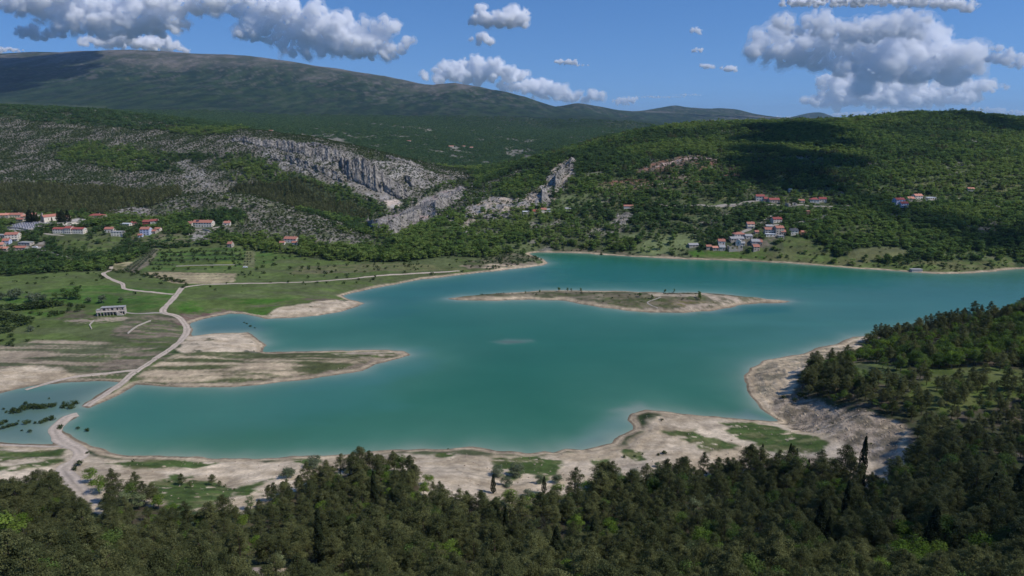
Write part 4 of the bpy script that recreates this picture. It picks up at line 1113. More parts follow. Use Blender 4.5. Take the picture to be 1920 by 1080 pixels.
def windows(root, w, d, h, floors, wm, nfr=None, side=1, door=True, bal=False):
    fh = h / floors; n = nfr or max(2, int(w / 3.0))
    for f in range(floors):
        z = f * fh + fh * .36
        for i in range(n):
            x = -w/2 + w * (i + .5) / n
            if f == 0 and door and i == n // 2:
                part('door', root, M_DOOR, x-.5, x+.5, -d/2-.06, -d/2+.02, 0, min(2.1, fh*.8)); continue
            o = part('window', root, M_GLASS, x-.5, x+.5, -d/2-.05, -d/2+.03, z, z + min(1.3, fh*.45))
            if wm is not None:
                for sx in (-1, 1): part('shutter', root, wm, x+sx*.8-.26, x+sx*.8+.26, -d/2-.09, -d/2+.02, z, z + min(1.3, fh*.45))
        for i in range(max(1, int(d / 4))):
            y = -d/2 + d * (i + .5) / max(1, int(d / 4))
            part('window', root, M_GLASS, side*w/2-.03, side*w/2+.05, y-.45, y+.45, z, z + min(1.3, fh*.45))
    if bal:
        part('balcony', root, MW['white'], -w/2+.2, w/2-.2, -d/2-1.3, -d/2-.02, fh-.12, fh+.02)
NB = [0]
def house(px, py, wpx, h, label, roof='orange', wall='white', d=7.5, rh=1.9, rot=0, style='gable', floors=None, shut=None, chim=1, cat='house', group=None, name=None, bal=False, win=True, sink=0):
    g = ground([(px, py)])[0]; dist = math.sqrt(g[0]**2 + g[1]**2 + (g[2]-CAM_H)**2)
    w = wpx * dist / FPX
    az = math.atan2(g[0], g[1])
    r = bpy.data.objects.new(name or 'village_house', None); COL.objects.link(r)
    g = g + np.array([math.sin(az), math.cos(az), 0]) * d * .45
    cs = [(g[0]+a*math.cos(rad(rot))-b*math.sin(rad(rot)), g[1]+a*math.sin(rad(rot))+b*math.cos(rad(rot))) for a in (-w/2, w/2) for b in (-d/2, d/2)]
    zs = HF(np.array([c[0] for c in cs]), np.array([c[1] for c in cs]))
    r.location = (g[0], g[1], float(zs[0] * .3 + zs[2] * .3 + zs.mean() * .4) - sink); r.rotation_euler = (0, 0, rad(rot))
    tag(r, label, cat, group)
    floors = floors or max(1, round(h / 2.8)); side = 1 if az < .15 else -1
    if style == 'gable':
        link(tomesh(gable_wall(w, d, h, rh), 'wall', MW[wall]), 'wall', parent=r); link(tomesh(gable_roof(w, d, h, rh), 'roof', MR[roof]), 'roof', parent=r)
    elif style == 'hip':
        link(tomesh(gable_wall(w, d, h-.15, 0), 'wall', MW[wall]), 'wall', parent=r); link(tomesh(hip_roof(w, d, h, rh), 'roof', MR[roof]), 'roof', parent=r)
    elif style == 'flat':
        link(tomesh(gable_wall(w, d, h, 0), 'wall', MW[wall]), 'wall', parent=r); part('roof', r, MR[roof], -w/2-.3, w/2+.3, -d/2-.3, d/2+.3, h+.01, h+.28)
    elif style == 'ruin':
        bm = bmesh.new()
        for s in (-1, 1):
            n = max(3, int(w / 2.2))
            for i in range(n):
                x0 = -w/2 + w*i/n; hh = h * random.Random(i*7+int(px)+s).uniform(.55, 1.15)
                bmbox(bm, x0, x0+w/n*(.999), s*d/2-.3, s*d/2+.3, -1.8, hh * (.45 if i % 2 else 1))
        for s in (-1, 1): bmbox(bm, s*w/2-.3, s*w/2+.3, -d/2+.31, d/2-.31, -1.8, h*.9)
        link(tomesh(bm, 'wall', MW[wall]), 'wall', parent=r); win = False; chim = 0
    if win and h > 1.9: windows(r, w, d, h, floors, shut, side=side, bal=bal)
    if chim and style in ('gable', 'hip'):
        part('chimney', r, MW['pink'], w*.22-.35, w*.22+.35, .5, 1.2, h+rh*.4, h+rh+.8)
    CLEAR.append((g[0], g[1], max(w, d) * .62 + 1.5))
    for k in (6, 12, 18):                                  # the open yard between the house and the viewer
        CLEAR.append((g[0]-math.sin(az)*k, g[1]-math.cos(az)*k, max(w, d) * .45))
    return r, w, d
G1, G2, G3 = 'houses of the village beside the church', 'houses of the lakeside village', 'farmhouses scattered over the far plateau'
HS = [
 (6,409,20,4.2,'house with pale pink roof at the far left edge of the village','pale','stone',8,G1,{}),
 (29,409,25,4,'long house with orange roof and cream gable end left of the cypresses','orange','cream',8,G1,{}),
 (38,415,15,2.6,'low shed with orange roof in front of the cream gabled house','orange','stone',6,G1,{}),
 (48,411,10,3.6,'small pale roofed house touching the left of the cypress row','pale','stone',6,G1,{}),
 (64,409,15,4,'orange roofed house half hidden behind the cypress row left of the church','orange','white',7,G1,{}),
 (124,413,12,4,'small pale house behind the cypresses right of the church','pale','white',6,G1,{}),
 (182,410,20,4,'house with deep red hipped roof on the bank right of the church','red','pink',8,G1,dict(style='hip')),
 (195,408,8,2.6,'tiny annexe with orange roof beside the deep red hipped roof','orange','stone',5,G1,{}),
 (26,452,18,7.6,'tall white house with orange roof and blank white gable below the cemetery','orange','white',9,G1,dict(bal=True)),
 (14,458,10,4.2,'small orange roofed house crouched left below the tall white gable','orange','blue',6,G1,{}),
 (1,465,12,4,'house cut by the left edge below the tall white house','pale','stone',6,G1,{}),
 (9,471,14,3,'lowest pale roofed house at the bottom left of the village','pale','stone',7,G1,{}),
 (40,470,18,3.2,'low stone house with orange roof and stone gable above the dark hedge','orange','stone',8,G1,{}),
 (50,460,20,3,'unfinished flat concrete house right of the tall white gable','grey','conc',7,G1,dict(style='flat')),
 (6,446,16,3.2,'grey flat roofed shed at the left edge level with the tall white house','grey','grey',8,G1,dict(style='flat')),
 (207,436,14,4,'orange roofed end of the white house group left of the tree screen','orange','white',7,G1,{}),
 (222,443,18,5.2,'white two storey house with flat grey roof beside the orange roofed end','grey','white',8,G1,dict(style='flat')),
 (237,424,16,2.8,'long low white building with a white sheet roof under the rocky bank','white','white',6,G1,dict(style='flat')),
 (253,422,9,3,'small tumbled house with reddish roof on the rocky bank','red','pink',5,G1,{}),
 (278,422,14,4.2,'left half of the dark red house above the blue fronted house','red','red',7,G1,{}),
 (291,422,11,5,'right half of the dark red house with a white gable','red','white',8,G1,{}),
 (275,441,15,7.2,'pale blue fronted house with blue shutters and orange roof','orange','blue',9,G1,dict(shut=1,floors=3)),
 (264,445,7,2.6,'little garden house with orange roof left under the pale blue front','orange','blue',4,G1,{}),
 (290,438,9,3.2,'lower orange roofed annexe right of the pale blue front','orange','stone',6,G1,{}),
 (297,434,9,3.2,'upper orange roofed annexe right of the pale blue front','orange','white',6,G1,{}),
 (358,424,8,3.4,'small garage with orange roof left of the long solar roof','orange','white',6,G1,{}),
 (427,424,10,3.6,'small white house with orange roof and blue windows ending the stone terrace','orange','white',6,G1,dict(shut=1)),
 (433,464,8,4,'narrow orange roofed house tucked in the trees below the rocky knoll','orange','stone',6,G1,{}),
 (547,455,23,4.4,'white house with orange roof alone at the foot of the rocky knoll','orange','white',8,G1,{}),
 (530,459,9,2.4,'small outbuilding with orange roof left of the lone white house','orange','white',5,G1,{}),
 (553,459,9,2.4,'porch building with orange roof right in front of the lone white house','orange','white',4,G1,{}),
 (1299,464,17,2.4,'long barn with grey slab roof at the water side left of the lakeside village','grey','stone',7,G2,{}),
 (1328,468,9,3,'small orange roofed house nearest the left of the lakeside row','orange','stone',7,G2,{}),
 (1341,470,11,2.8,'pink roofed middle house of the lakeside row','pale','stone',7,G2,{}),
 (1353,470,10,3.4,'grey roofed end house of the lakeside row','grey','grey',7,G2,{}),
 (1352,459,12,3.6,'orange roofed house standing behind the lakeside row','orange','white',7,G2,{}),
 (1380,453,24,3.2,'big barn with wide grey slab roof in the middle of the lakeside village','grey','stone',10,G2,{}),
 (1385,445,20,3.4,'broad orange hipped roof house behind the big grey barn','orange','white',9,G2,dict(style='hip')),
 (1402,448,12,3.2,'grey roofed house right beside the broad orange hipped roof','grey','grey',8,G2,{}),
 (1406,428,13,5,'white house with orange roof and dark porch on the lane above the barn','orange','white',7,G2,dict(bal=True)),
 (1384,461,9,3.8,'small gabled stone house in front of the big grey barn','grey','white',6,G2,dict(rot=70)),
 (1392,461,7,2.6,'tiny white lean-to beside the small gabled stone house','grey','white',5,G2,{}),
 (1415,461,14,4.4,'grey roofed house at the right front of the lakeside village','grey','grey',9,G2,{}),
 (1424,461,7,4,'narrow orange roof attached to the grey roofed house','orange','stone',7,G2,{}),
 (1416,471,11,4.4,'orange roofed house lowest at the right front above the shore meadow','orange','stone',7,G2,{}),
 (1418,439,7,2.6,'small orange shed roof in the trees between barn and upper houses','orange','stone',5,G2,{}),
 (1441,439,15,5,'grey fronted house with orange roof left of the tall stone house','orange','grey',8,G2,{}),
 (1441,430,11,3,'small grey roofed house behind the grey fronted one','grey','grey',6,G2,{}),
 (1459,441,14,8,'tall three storey stone house with orange roof','orange','stone',8,G2,dict(floors=3)),
 (1444,444,17,2.6,'long white flat roofed terrace house below the grey fronted one','white','white',5,G2,dict(style='flat')),
 (1467,441,8,3.6,'orange roofed lean-to against the tall stone house','orange','stone',6,G2,{}),
 (1463,447,9,2.8,'low grey building at the foot of the tall stone house','grey','grey',6,G2,dict(style='flat')),
 (1455,418,16,4.2,'white house with dull red roof beside the upper bend of the lane','dark','white',8,G2,{}),
 (1487,441,13,4.8,'white house with dark slate roof right of the tall stone house','black','white',8,G2,{}),
 (1505,440,8,2.8,'small orange roofed hut rightmost beside the dark slate roof','orange','ochre',5,G2,{}),
 (1424,377,14,6,'white two storey house with red roof at the top of the village road','red','white',8,G2,dict(floors=2)),
 (1435,378,6,3.6,'narrow pink house touching the white house at the top of the road','red','pink',6,G2,{}),
 (1450,381,18,4,'long stone house with red roof in the shade of the big trees','red','stone',8,G2,{}),
 (1501,380,10,3,'orange roofed cottage left of the white hipped roof villa','orange','stone',7,G2,{}),
 (1526,380,15,4,'white villa with red hipped roof on the upper terrace','red','white',9,G2,dict(style='hip')),
 (1541,379,12,3.6,'white house with dark red roof right next to the villa','dark','white',8,G2,{}),
 (1515,403,6,4.4,'ochre hut standing alone among shrubs under the upper terrace','pale','ochre',5,G2,dict(style='flat')),
 (1481,360,5,3,'tiny white chapel high above the upper terrace','grey','white',4,G2,{}),
 (1684,384,15,6.4,'large pale blue house with dark red roof on the wooded slope','dark','blue',9,G2,{}),
 (1693,389,12,5,'front wing of the pale blue house with white balcony','dark','blue',7,G2,dict(bal=True)),
 (1706,378,10,4,'small stone house with pale orange roof right of the pale blue house','pale','stone',7,G2,{}),
 (1719,374,13,4.6,'white house with pale red roof highest right of the pale blue house','pale','white',8,G2,{}),
 (1744,375,15,2.8,'long flat white building in trees right of the blue house group','white','white',7,G2,dict(style='flat')),
 (1819,358,9,3,'lone cottage with pale red roof far right among terraces','pale','white',7,G2,{}),
 (988,402,16,3.6,'long pale building with white roof below the rock spine','white','grey',8,'hamlet below the rock spine',dict(style='flat')),
 (1003,401,11,3.4,'grey house with small red roof right of the long pale building','red','grey',7,'hamlet below the rock spine',{}),
 (1019,399,10,4,'orange roofed gabled house of the hamlet below the rock spine','orange','white',7,'hamlet below the rock spine',{}),
 (1028,398,7,3,'small pale house at the right end of the hamlet','grey','blue',6,'hamlet below the rock spine',{}),
 (1065,396,10,3,'small half hidden house alone right of the hamlet','grey','white',6,'hamlet below the rock spine',{}),
 (1178,391,17,3.2,'lone long house with orange roof in the woods across the lake','orange','white',8,'hamlet below the rock spine',{}),
 (846,276,9,3.4,'farmhouse with pale roof left of the plateau trio','pale','white',9,G3,{}),
 (869,276,7,3.4,'middle farmhouse of the plateau trio','pale','white',9,G3,{}),
 (884,278,6,3.4,'right hand farmhouse of the plateau trio','pale','white',9,G3,{}),
 (767,266,7,3.4,'single farmhouse on the wooded plateau left of the trio','orange','white',9,G3,{}),
 (508,247,8,3.4,'single orange roof above the left cliff edge','orange','white',9,G3,{}),
]
print('houses', len(HS))
for (px, py, wpx, h, label, roof, wall, d, grp, kw) in HS:
    kw = dict(kw)
    if kw.get('shut'): kw['shut'] = M_SHUT
    if 'rot' not in kw: kw['rot'] = random.Random(label).uniform(-9, 9)
    nm = 'farmhouse' if grp == G3 else 'village_house'
    if h < 3: nm = 'outbuilding'
    house(px, py, wpx, h, label, roof, wall, d=d, rh=1.5 if h < 3.4 else 2.1, group=grp, name=nm, win=(px < 600 or 1280 < px < 1760), chim=1 if h > 3.2 else 0, **kw)
# ruined gables by the water and the roofless stone house
house(1377, 471, 24, 5.4, 'roofless stone ruin with empty window gaps beside the water', wall='stone', d=8, style='ruin', group=G2, name='ruined_house', rot=2)
house(1483, 388, 15, 5, 'grey roofless stone shell on the upper terrace', wall='stone', d=9, style='ruin', group=G2, name='ruined_house', rot=5)
# church
r, w, d = house(95, 416, 22, 6.4, 'white stone church with orange roof and small bell gable among cypresses', 'orange', 'white', d=8.5, rh=2.6, rot=58, chim=0, cat='church', name='village_church', win=False)
part('bell_gable', r, MW['stone'], -w/2-.25, -w/2+.9, -.9, .9, 7.4, 11.2); part('bell_gable_cap', r, MR['grey'], -w/2-.4, -w/2+1.05, -1.1, 1.1, 11.21, 11.6)
part('facade', r, MW['stone'], -w/2-.28, -w/2-.02, -4.2, 4.2, -1, 7.0)
part('rose_window', r, M_GLASS, -w/2-.36, -w/2-.25, -.6, .6, 5.0, 6.2); part('door', r, M_DOOR, -w/2-.36, -w/2-.25, -.8, .8, 0, 2.6)
for x in (-4, 0, 4): part('window', r, M_GLASS, x-.3, x+.3, -d/2-.06, -d/2+.02, 2.6, 4.4)
part('sacristy', r, MW['white'], w/2+.02, w/2+3.2, -2.6, 2.6, -1.5, 3.6); part('apse_roof', r, MR['orange'], w/2+.02, w/2+3.4, -2.8, 2.8, 3.62, 3.85)
# school: three joined wings
r, w, d = house(132, 438, 49, 5.4, 'long three part school with deep red roofs and rows of windows', 'red', 'white', d=8, rh=1.7, rot=-2, chim=0, cat='school', name='village_school', floors=2)
o = link(tomesh(gable_wall(8, 9.4, 6.6, 1.9), 'centre_wing', MW['white']), 'centre_wing', parent=r); o.location = (0, 0, 0)
o = link(tomesh(gable_roof(8, 9.4, 6.6, 1.9), 'centre_roof', MR['red']), 'centre_roof', parent=r)
for x in (-2.6, 0, 2.6):
    for z in (1, 3.9): part('window', r, M_GLASS, x-.6, x+.6, -4.76, -4.66, z, z+1.4)
# the long house with the solar panels
r, w, d = house(383, 426, 33, 5.6, 'long house with bright orange roof carrying solar panels beside a stone terrace', 'orange', 'white', d=9, rh=2.6, rot=-4, cat='house', group=G1, name='village_house', floors=2)
sl = math.atan2(2.6, 4.5)
for i in range(2): part('solar_panel', r, M_SOLAR, -w*.32+i*1.9-.9, -w*.32+i*1.9+.9, -3.4, -.8, 7.42, 7.50, rot=(sl, 0, 0))
# terrace walls
def drywall(pts, h, label, t=.8, mat='stone', name='stone_wall', cat='wall'):
    g = ground(pts); s = []
    for i in range(len(g) - 1):
        n = max(2, int(np.linalg.norm(g[i+1,:2]-g[i,:2]) / 3))
        for t_ in np.linspace(0, 1, n, endpoint=False): s.append(g[i,:2] * (1-t_) + g[i+1,:2] * t_)
    s.append(g[-1,:2]); s = np.array(s); dd = np.gradient(s, axis=0); dd /= np.linalg.norm(dd, axis=1, keepdims=True)
    nn = np.stack([-dd[:,1], dd[:,0]], 1) * t * .5; z = HF(s[:,0], s[:,1]); k = np.arange(len(s))
    hh = h * (1 + .12 * noise(k / 2.0, k * 0.0, 8))
    V = np.stack([np.column_stack([s-nn, z-1.0]), np.column_stack([s-nn*.8, z+hh]), np.column_stack([s+nn*.8, z+hh]), np.column_stack([s+nn, z-1.0])], 1).reshape(-1, 3)
    F = []
    for i in range(len(s)-1):
        for j in range(3): F.append((i*4+j, i*4+j+1, i*4+4+j+1, i*4+4+j))
    n4 = (len(s)-1)*4; F += [(0,3,2,1), (n4,n4+1,n4+2,n4+3)]
    o = link(mesh_np(name, V, np.array(F)), name, mats=[MW[mat]]); tag(o, label, cat); return o
drywall([(398,432),(408,430),(418,428),(419,420)], 3.2, 'grey stone terrace wall joining the long solar roofed house and the small white house')
drywall([(355,441),(360,432),(380,431),(398,436)], 1.8, 'stepped stone garden wall below the long solar roofed house')
drywall([(14,428),(40,430),(54,433),(72,430),(74,424)], 2.2, 'pale stone retaining wall round the front of the cemetery', mat='conc')
drywall([(108,424),(130,421),(158,418),(160,412)], 1.8, 'pale parapet along the terrace behind the school', mat='white')
drywall([(262,428),(285,427),(303,426)], 2.0, 'stone retaining wall under the dark red house')
drywall([(1360,388),(1385,386),(1408,380)], 2.0, 'pale stone retaining wall along the village road below the white house', mat='conc')
drywall([(330,500),(380,498),(440,497)], .8, 'low dry stone wall between the green strips and the hay field')
drywall([(172,617),(168,610),(176,602)], .7, 'broken dry stone wall below the derelict building')
drywall([(240,626),(258,612),(282,602)], .8, 'long dry stone field wall running up to the dirt track')
# graves
g0 = bmesh.new(); bmbox(g0, -.55, .55, -1.1, 1.1, -.6, .45); gm = tomesh(g0, 'grave_slab', plain('grave_marble', (.40, .40, .44), .4, .2, 2))
g1 = bmesh.new(); bmbox(g1, -.5, .5, .95, 1.1, .45, 1.5); gs = tomesh(g1, 'headstone', plain('headstone_marble', (.16, .17, .22), .4, .3, 2))
rg = random.Random(5); n = 0
for row in range(6):
    for c in range(11):
        px = 24 + c * 4.6 + row * .9 + rg.uniform(-.6, .6); py = 419.5 + row * 2.0 + (c - 5) * -.35
        if px > 75: continue
        p = ground([(px, py)])[0]
        r = bpy.data.objects.new('grave', None); COL.objects.link(r); r.location = p; r.rotation_euler = (0, 0, rad(rg.uniform(-4, 4) + 6)); r.scale = (1.15, 1.15, 1.15)
        tag(r, 'grey marble grave in the cemetery beside the church', 'grave', 'graves in the cemetery')
        link(gm, 'slab', parent=r); link(gs, 'headstone', parent=r)
for k in range(12): 
    p = ground([(22 + k * 4.6, 424)])[0]; CLEAR.append((p[0], p[1], 9))
for k in range(6):
    p = ground([(95 + k * 11, 421)])[0]; CLEAR.append((p[0], p[1], 7))
# derelict two storey concrete building by the track
g = ground([(205, 592)])[0]; g2 = ground([(205, 591)])[0]
r = bpy.data.objects.new('derelict_building', None); COL.objects.link(r); r.location = (g[0] + .0, g[1] + 3.5, float(HF([g[0]], [g[1] + 3])[0])); r.rotation_euler = (0, 0, rad(13))
tag(r, 'roofed but gutted concrete building with dark empty openings beside the dirt track', 'building')
Wd, Dp = 20.0, 4.6
bm = bmesh.new()
bmbox(bm, -Wd/2+3.4, Wd/2-.35, Dp/2-.35, Dp/2, -1.5, 5.9)                 # back wall
link(tomesh(bm, 'back_wall', MW['conc']), 'back_wall', parent=r)
bm = bmesh.new(); bmbox(bm, Wd/2-.34, Wd/2, -Dp/2, Dp/2, -1.5, 6.1); link(tomesh(bm, 'end_wall', MW['conc']), 'end_wall', parent=r)
bm = bmesh.new(); bmbox(bm, -Wd/2, -Wd/2+.35, -Dp/2, Dp/2-.4, -1.5, 4.3); link(tomesh(bm, 'end_wall', MW['conc']), 'end_wall', parent=r)
bm = bmesh.new()                                                           # upper front wall with openings between its piers
ox = [(-5.2, -3.2), (-1.9, -1.1), (.6, 2.2), (4.3, 5.7), (6.5, 7.2), (7.9, 9.1)]
x = -Wd/2 + 3.4
for a, b in ox:
    bmbox(bm, x, a, -Dp/2, -Dp/2+.3, 3.05, 5.6); bmbox(bm, a, b, -Dp/2, -Dp/2+.3, 3.05, 3.7); x = b
bmbox(bm, x, Wd/2-.35, -Dp/2, -Dp/2+.3, 3.05, 5.6)
link(tomesh(bm, 'front_wall', MW['conc']), 'front_wall', parent=r)
part('annexe_wall', r, MW['conc'], -Wd/2+.36, -Wd/2+3.3, -Dp/2, -Dp/2+.3, 2.2, 4.2)
part('floor_slab', r, MW['conc'], -Wd/2+.2, Wd/2-.36, -Dp/2-1.0, Dp/2-.36, 2.75, 3.03)
part('roof_slab', r, MR['grey'], -Wd/2+3.2, Wd/2+.2, -Dp/2-.3, Dp/2+.2, 5.92, 6.15); part('annexe_roof', r, MR['grey'], -Wd/2-.1, -Wd/2+3.15, -Dp/2-.1, Dp/2, 4.32, 4.5)
for i in range(9):
    x = -Wd/2 + 1.2 + i * 2.15; part('pillar', r, MW['conc'], x-.16, x+.16, -Dp/2-.9, -Dp/2-.58, -1.2, 2.73)
bm = bmesh.new()
for k in range(8): bmbox(bm, Wd/2-5.2+k*.6, Wd/2-4.6+k*.6, -Dp/2-2.0, -Dp/2-1.02, -1.0, 2.9-k*.36)
link(tomesh(bm, 'staircase', MW['conc']), 'staircase', parent=r)
CLEAR.append((g[0], g[1], 15)); CLEAR.append((g[0]+8, g[1]-4, 12)); CLEAR.append((g[0]-8, g[1]-2, 10))
# boat house
house(1717, 509.5, 17, 2.2, 'low dark boathouse with pale flat roof at the water edge on the far shore', 'grey', 'grey', d=5, style='flat', win=False, cat='boathouse', name='boathouse', rot=0)
# vehicles
def vehicle(px, py, L, label, cat, name, rot, colr, van=False):
    p = ground([(px, py)])[0]; r = bpy.data.objects.new(name, None); COL.objects.link(r); r.location = (p[0], p[1], float(HF([p[0]], [p[1]])[0])); r.rotation_euler = (0, 0, rad(rot)); tag(r, label, cat)
    hh = 2.1 if van else 1.45
    prof = [(-L/2,.35),(L/2,.35),(L/2,.85),(L*.28,.95),(L*.16,hh),(-L*.42,hh),(-L/2,.95)] if not van else [(-L/2,.35),(L/2,.35),(L/2,1.0),(L*.38,1.15),(L*.27,hh),(-L/2,hh)]
    bm = bmesh.new(); a = [bm.verts.new((x,-.88,z)) for x,z in prof]; b = [bm.verts.new((x,.88,z)) for x,z in prof]
    bm.faces.new(a); bm.faces.new(b[::-1]); n_ = len(prof)
    for i in range(n_): bm.faces.new([a[i],b[i],b[(i+1)%n_],a[(i+1)%n_]])
    bmesh.ops.recalc_face_normals(bm, faces=bm.faces)
    link(tomesh(bm, 'body', plain('car_paint_'+name, colr, .3, .03, 1, spec=.5)), 'body', parent=r)
    part('side_window', r, M_GLASS, -L*.36, L*.14, -.90, -.86, hh*.62, hh*.9); part('side_window', r, M_GLASS, -L*.36, L*.14, .86, .90, hh*.62, hh*.9)
    for sx in (-.31, .31):
        for sy in (-.82, .82):
            bm = bmesh.new(); bmesh.ops.create_cone(bm, cap_ends=True, segments=14, radius1=.33, radius2=.33, depth=.2, matrix=Matrix.Translation((L*sx, sy, .33)) @ Matrix.Rotation(math.pi/2, 4, 'X'))
            link(tomesh(bm, 'wheel', M_DARK), 'wheel', parent=r)
    CLEAR.append((p[0], p[1], 8)); CLEAR.append((p[0]*.985, p[1]*.985, 7))
vehicle(67, 465, 5.2, 'white van parked beside the unfinished concrete house', 'van', 'parked_van', 8, (.75,.75,.75), True)
vehicle(460, 502, 4.4, 'white car parked at the foot of the olive plot', 'car', 'parked_car', 14, (.75,.75,.75))
print('buildings', round(time.time() - T0, 1))
# ------------------------------------------------------------------ trees that stand as things of their own
def tree(kind, pair, x, y, s, label, cat, group, sz=1.0, one=None):
    z = float(HF([x], [y])[0]) if not isinstance(y, tuple) else 0
    return put_tree(kind, pair, (x, y, z), s, label, cat, group, sz, one)
def put_tree(kind, pair, p, s, label, cat, group, sz=1.0, one=None, rot=None):
    rz = rot if rot is not None else random.uniform(0, 6.28)
    if one is not None:
        o = bpy.data.objects.new(kind, one); COL.objects.link(o)
        o.location = p; o.rotation_euler = (0, 0, rz); o.scale = (s, s, s * sz); tag(o, label, cat, group); return o
    r = bpy.data.objects.new(kind, None); COL.objects.link(r); r.location = p; r.rotation_euler = (0, 0, rz); r.scale = (s, s, s * sz)
    tag(r, label, cat, group)
    c = bpy.data.objects.new('crown', pair[0]); COL.objects.link(c); c.parent = r
    t = bpy.data.objects.new('trunk', pair[1]); COL.objects.link(t); t.parent = r
    return r
random.seed(4)
def foot(px, py):
    p = ground([(px, py)])[0]; return (p[0], p[1], float(HF([p[0]], [p[1]])[0]))
OCC = []
def at_px(kind, lst, px, py, wpx, label, cat, group=None, one=None, ref=6.0, sz=1.0):
    """a tree whose foot is seen at px, py and whose crown is wpx wide in the photo"""
    p = foot(px, py); dist = math.sqrt(p[0]**2 + p[1]**2 + (p[2]-CAM_H)**2)
    s = wpx * dist / FPX / ref
    if py > 850:
        L_ = math.hypot(p[0], p[1]); rr = wpx * dist / FPX * .5
        for q, e in ((0, rr + 1.2), (4, rr + .6), (8, rr), (12, rr * .8)): OCC.append((p[0] * (1 - q / L_), p[1] * (1 - q / L_), e))
    else: OCC.append((p[0], p[1], 1.5))
    return put_tree(kind, random.choice(lst) if lst else None, p, s, label, cat, group, sz, one)

# cypresses
for px, py, hpx, lab in [(1613,908,74,'tall slim dark cypress standing alone in front of the stony gully'), (1616,925,30,'short cypress right in front of the tall slim one'),
        (602,1062,96,'slim black cypress rising from the lower middle of the pine wood'), (948,1010,58,'slender cypress in the middle of the pine wood below the sandy bay'),
        (1428,862,26,'small pointed cypress on the top edge of the wood left of the cypress pair'), (1480,866,30,'left and taller of two cypresses on the top edge of the wood'), (1492,868,24,'right and shorter of two cypresses on the top edge of the wood'),
        (1582,985,70,'ragged dark cypress below the tall slim one'), (1533,1030,78,'dark pointed cypress deep in the right part of the wood'), (1548,1040,60,'second dark pointed cypress close right of the ragged deep one'),
        (1514,890,26,'little cypress tip among pines under the cypress pair'), (1677,905,34,'dark cypress right of the stony gully'), (1765,940,50,'dark broad cypress on the right slope'),
        (1840,985,60,'dark cypress on the right slope above the green thicket'), (1855,965,60,'second dark cypress on the right slope beside its twin'), (1905,960,66,'dark cypress at the right edge of the picture'),
        (1740,1062,90,'tall dark cypress at the bottom right among pale green trees'), (703,960,70,'dark narrow cypress behind the high pine group'), (925,925,34,'bushy pointed cypress at the lower end of the sandy bay'),
        (1020,925,30,'small dark spruce-like cypress right of the sandy bay'), (1110,1040,60,'ragged cypress low in the centre right of the wood'), (1042,1075,80,'big dark cypress near the bottom centre right')]:
    p = foot(px, py); dist = math.sqrt(p[0]**2 + p[1]**2 + (p[2]-CAM_H)**2); s = hpx * dist / FPX / 14 / .88
    fat = 1.0 if any(w in lab for w in ('slim', 'slender', 'narrow')) else 1.3
    r = put_tree('cypress_tree', random.choice(CYP), p, s * fat, lab, 'cypress', 'cypresses', 1 / fat); OCC.append((p[0], p[1], 2.5))
for i, (px, py, hpx) in enumerate([(53,417,16),(57,417,20),(61,417,14),(66,417,17),(71,417,14),(98,418,9),(110,417,18),(114,417,17),(118,417,20),(122,417,16),(128,416,19),(132,416,12)]):
    p = foot(px, py); dist = math.sqrt(p[0]**2 + p[1]**2 + (p[2]-CAM_H)**2); s = hpx * dist / FPX / 14
    put_tree('cypress_tree', random.choice(CYP), p, s * 1.8, ('dark cypress in the row left of the church' if px < 90 else 'dark cypress in the clump right of the church' if px > 100 else 'small cypress against the white church wall'), 'cypress', 'cypresses beside the church', 1 / 1.8)
# drowned shrubs
rg = random.Random(11); n = 0
for (px, py, w) in [(20,775,9),(26,771,12),(30,774,14),(38,772,13),(44,768,16),(52,766,15),(58,764,16),(66,766,17),(74,766,15),(82,765,16),(90,764,14),(97,763,13),(103,760,10),(48,758,10),(92,748,5),(118,764,13),(124,761,12),(131,766,16),(139,758,14),(144,757,12),(120,756,8),
     (3,796,14),(10,792,10),(18,800,12),(24,798,10),(32,797,9),(6,804,10),(48,795,14),(55,793,9),(66,794,7),(80,793,13),(88,790,15),(97,787,14),(41,808,5),(56,810,9),(113,803,13),(146,804,8),(163,809,11),(6,768,6),(13,773,7),(35,790,5)]:
    d_ = ray(px, py); t = -CAM_H / d_[2]; x, y = d_[0] * t, d_[1] * t; dist = t * np.linalg.norm(d_)
    s = w * dist / FPX / 3.2
    o = bpy.data.objects.new('drowned_shrub', rg.choice(BUSHES)); COL.objects.link(o); o.location = (x, y, -.35 * s); o.scale = (s, s, s * 1.15); o.rotation_euler = (0, 0, rg.random() * 6)
    tag(o, 'dark shrub standing in the shallow water near the broken causeway', 'shrub', 'drowned shrubs')
for px, py, w in ((1378//1 - 920, 605, 6), (463, 607, 7), (470, 612, 9), (478, 615, 6)):
    d_ = ray(px, py); t = -CAM_H / d_[2]
    o = bpy.data.objects.new('drowned_shrub', BUSHES[0]); COL.objects.link(o); o.location = (d_[0]*t, d_[1]*t, -.3); s = w * t / FPX / 3.4; o.scale = (s, s, s * .8)
    tag(o, 'low shrub in the water of the narrow bay above the sandy spit', 'shrub', 'drowned shrubs in the upper bay')
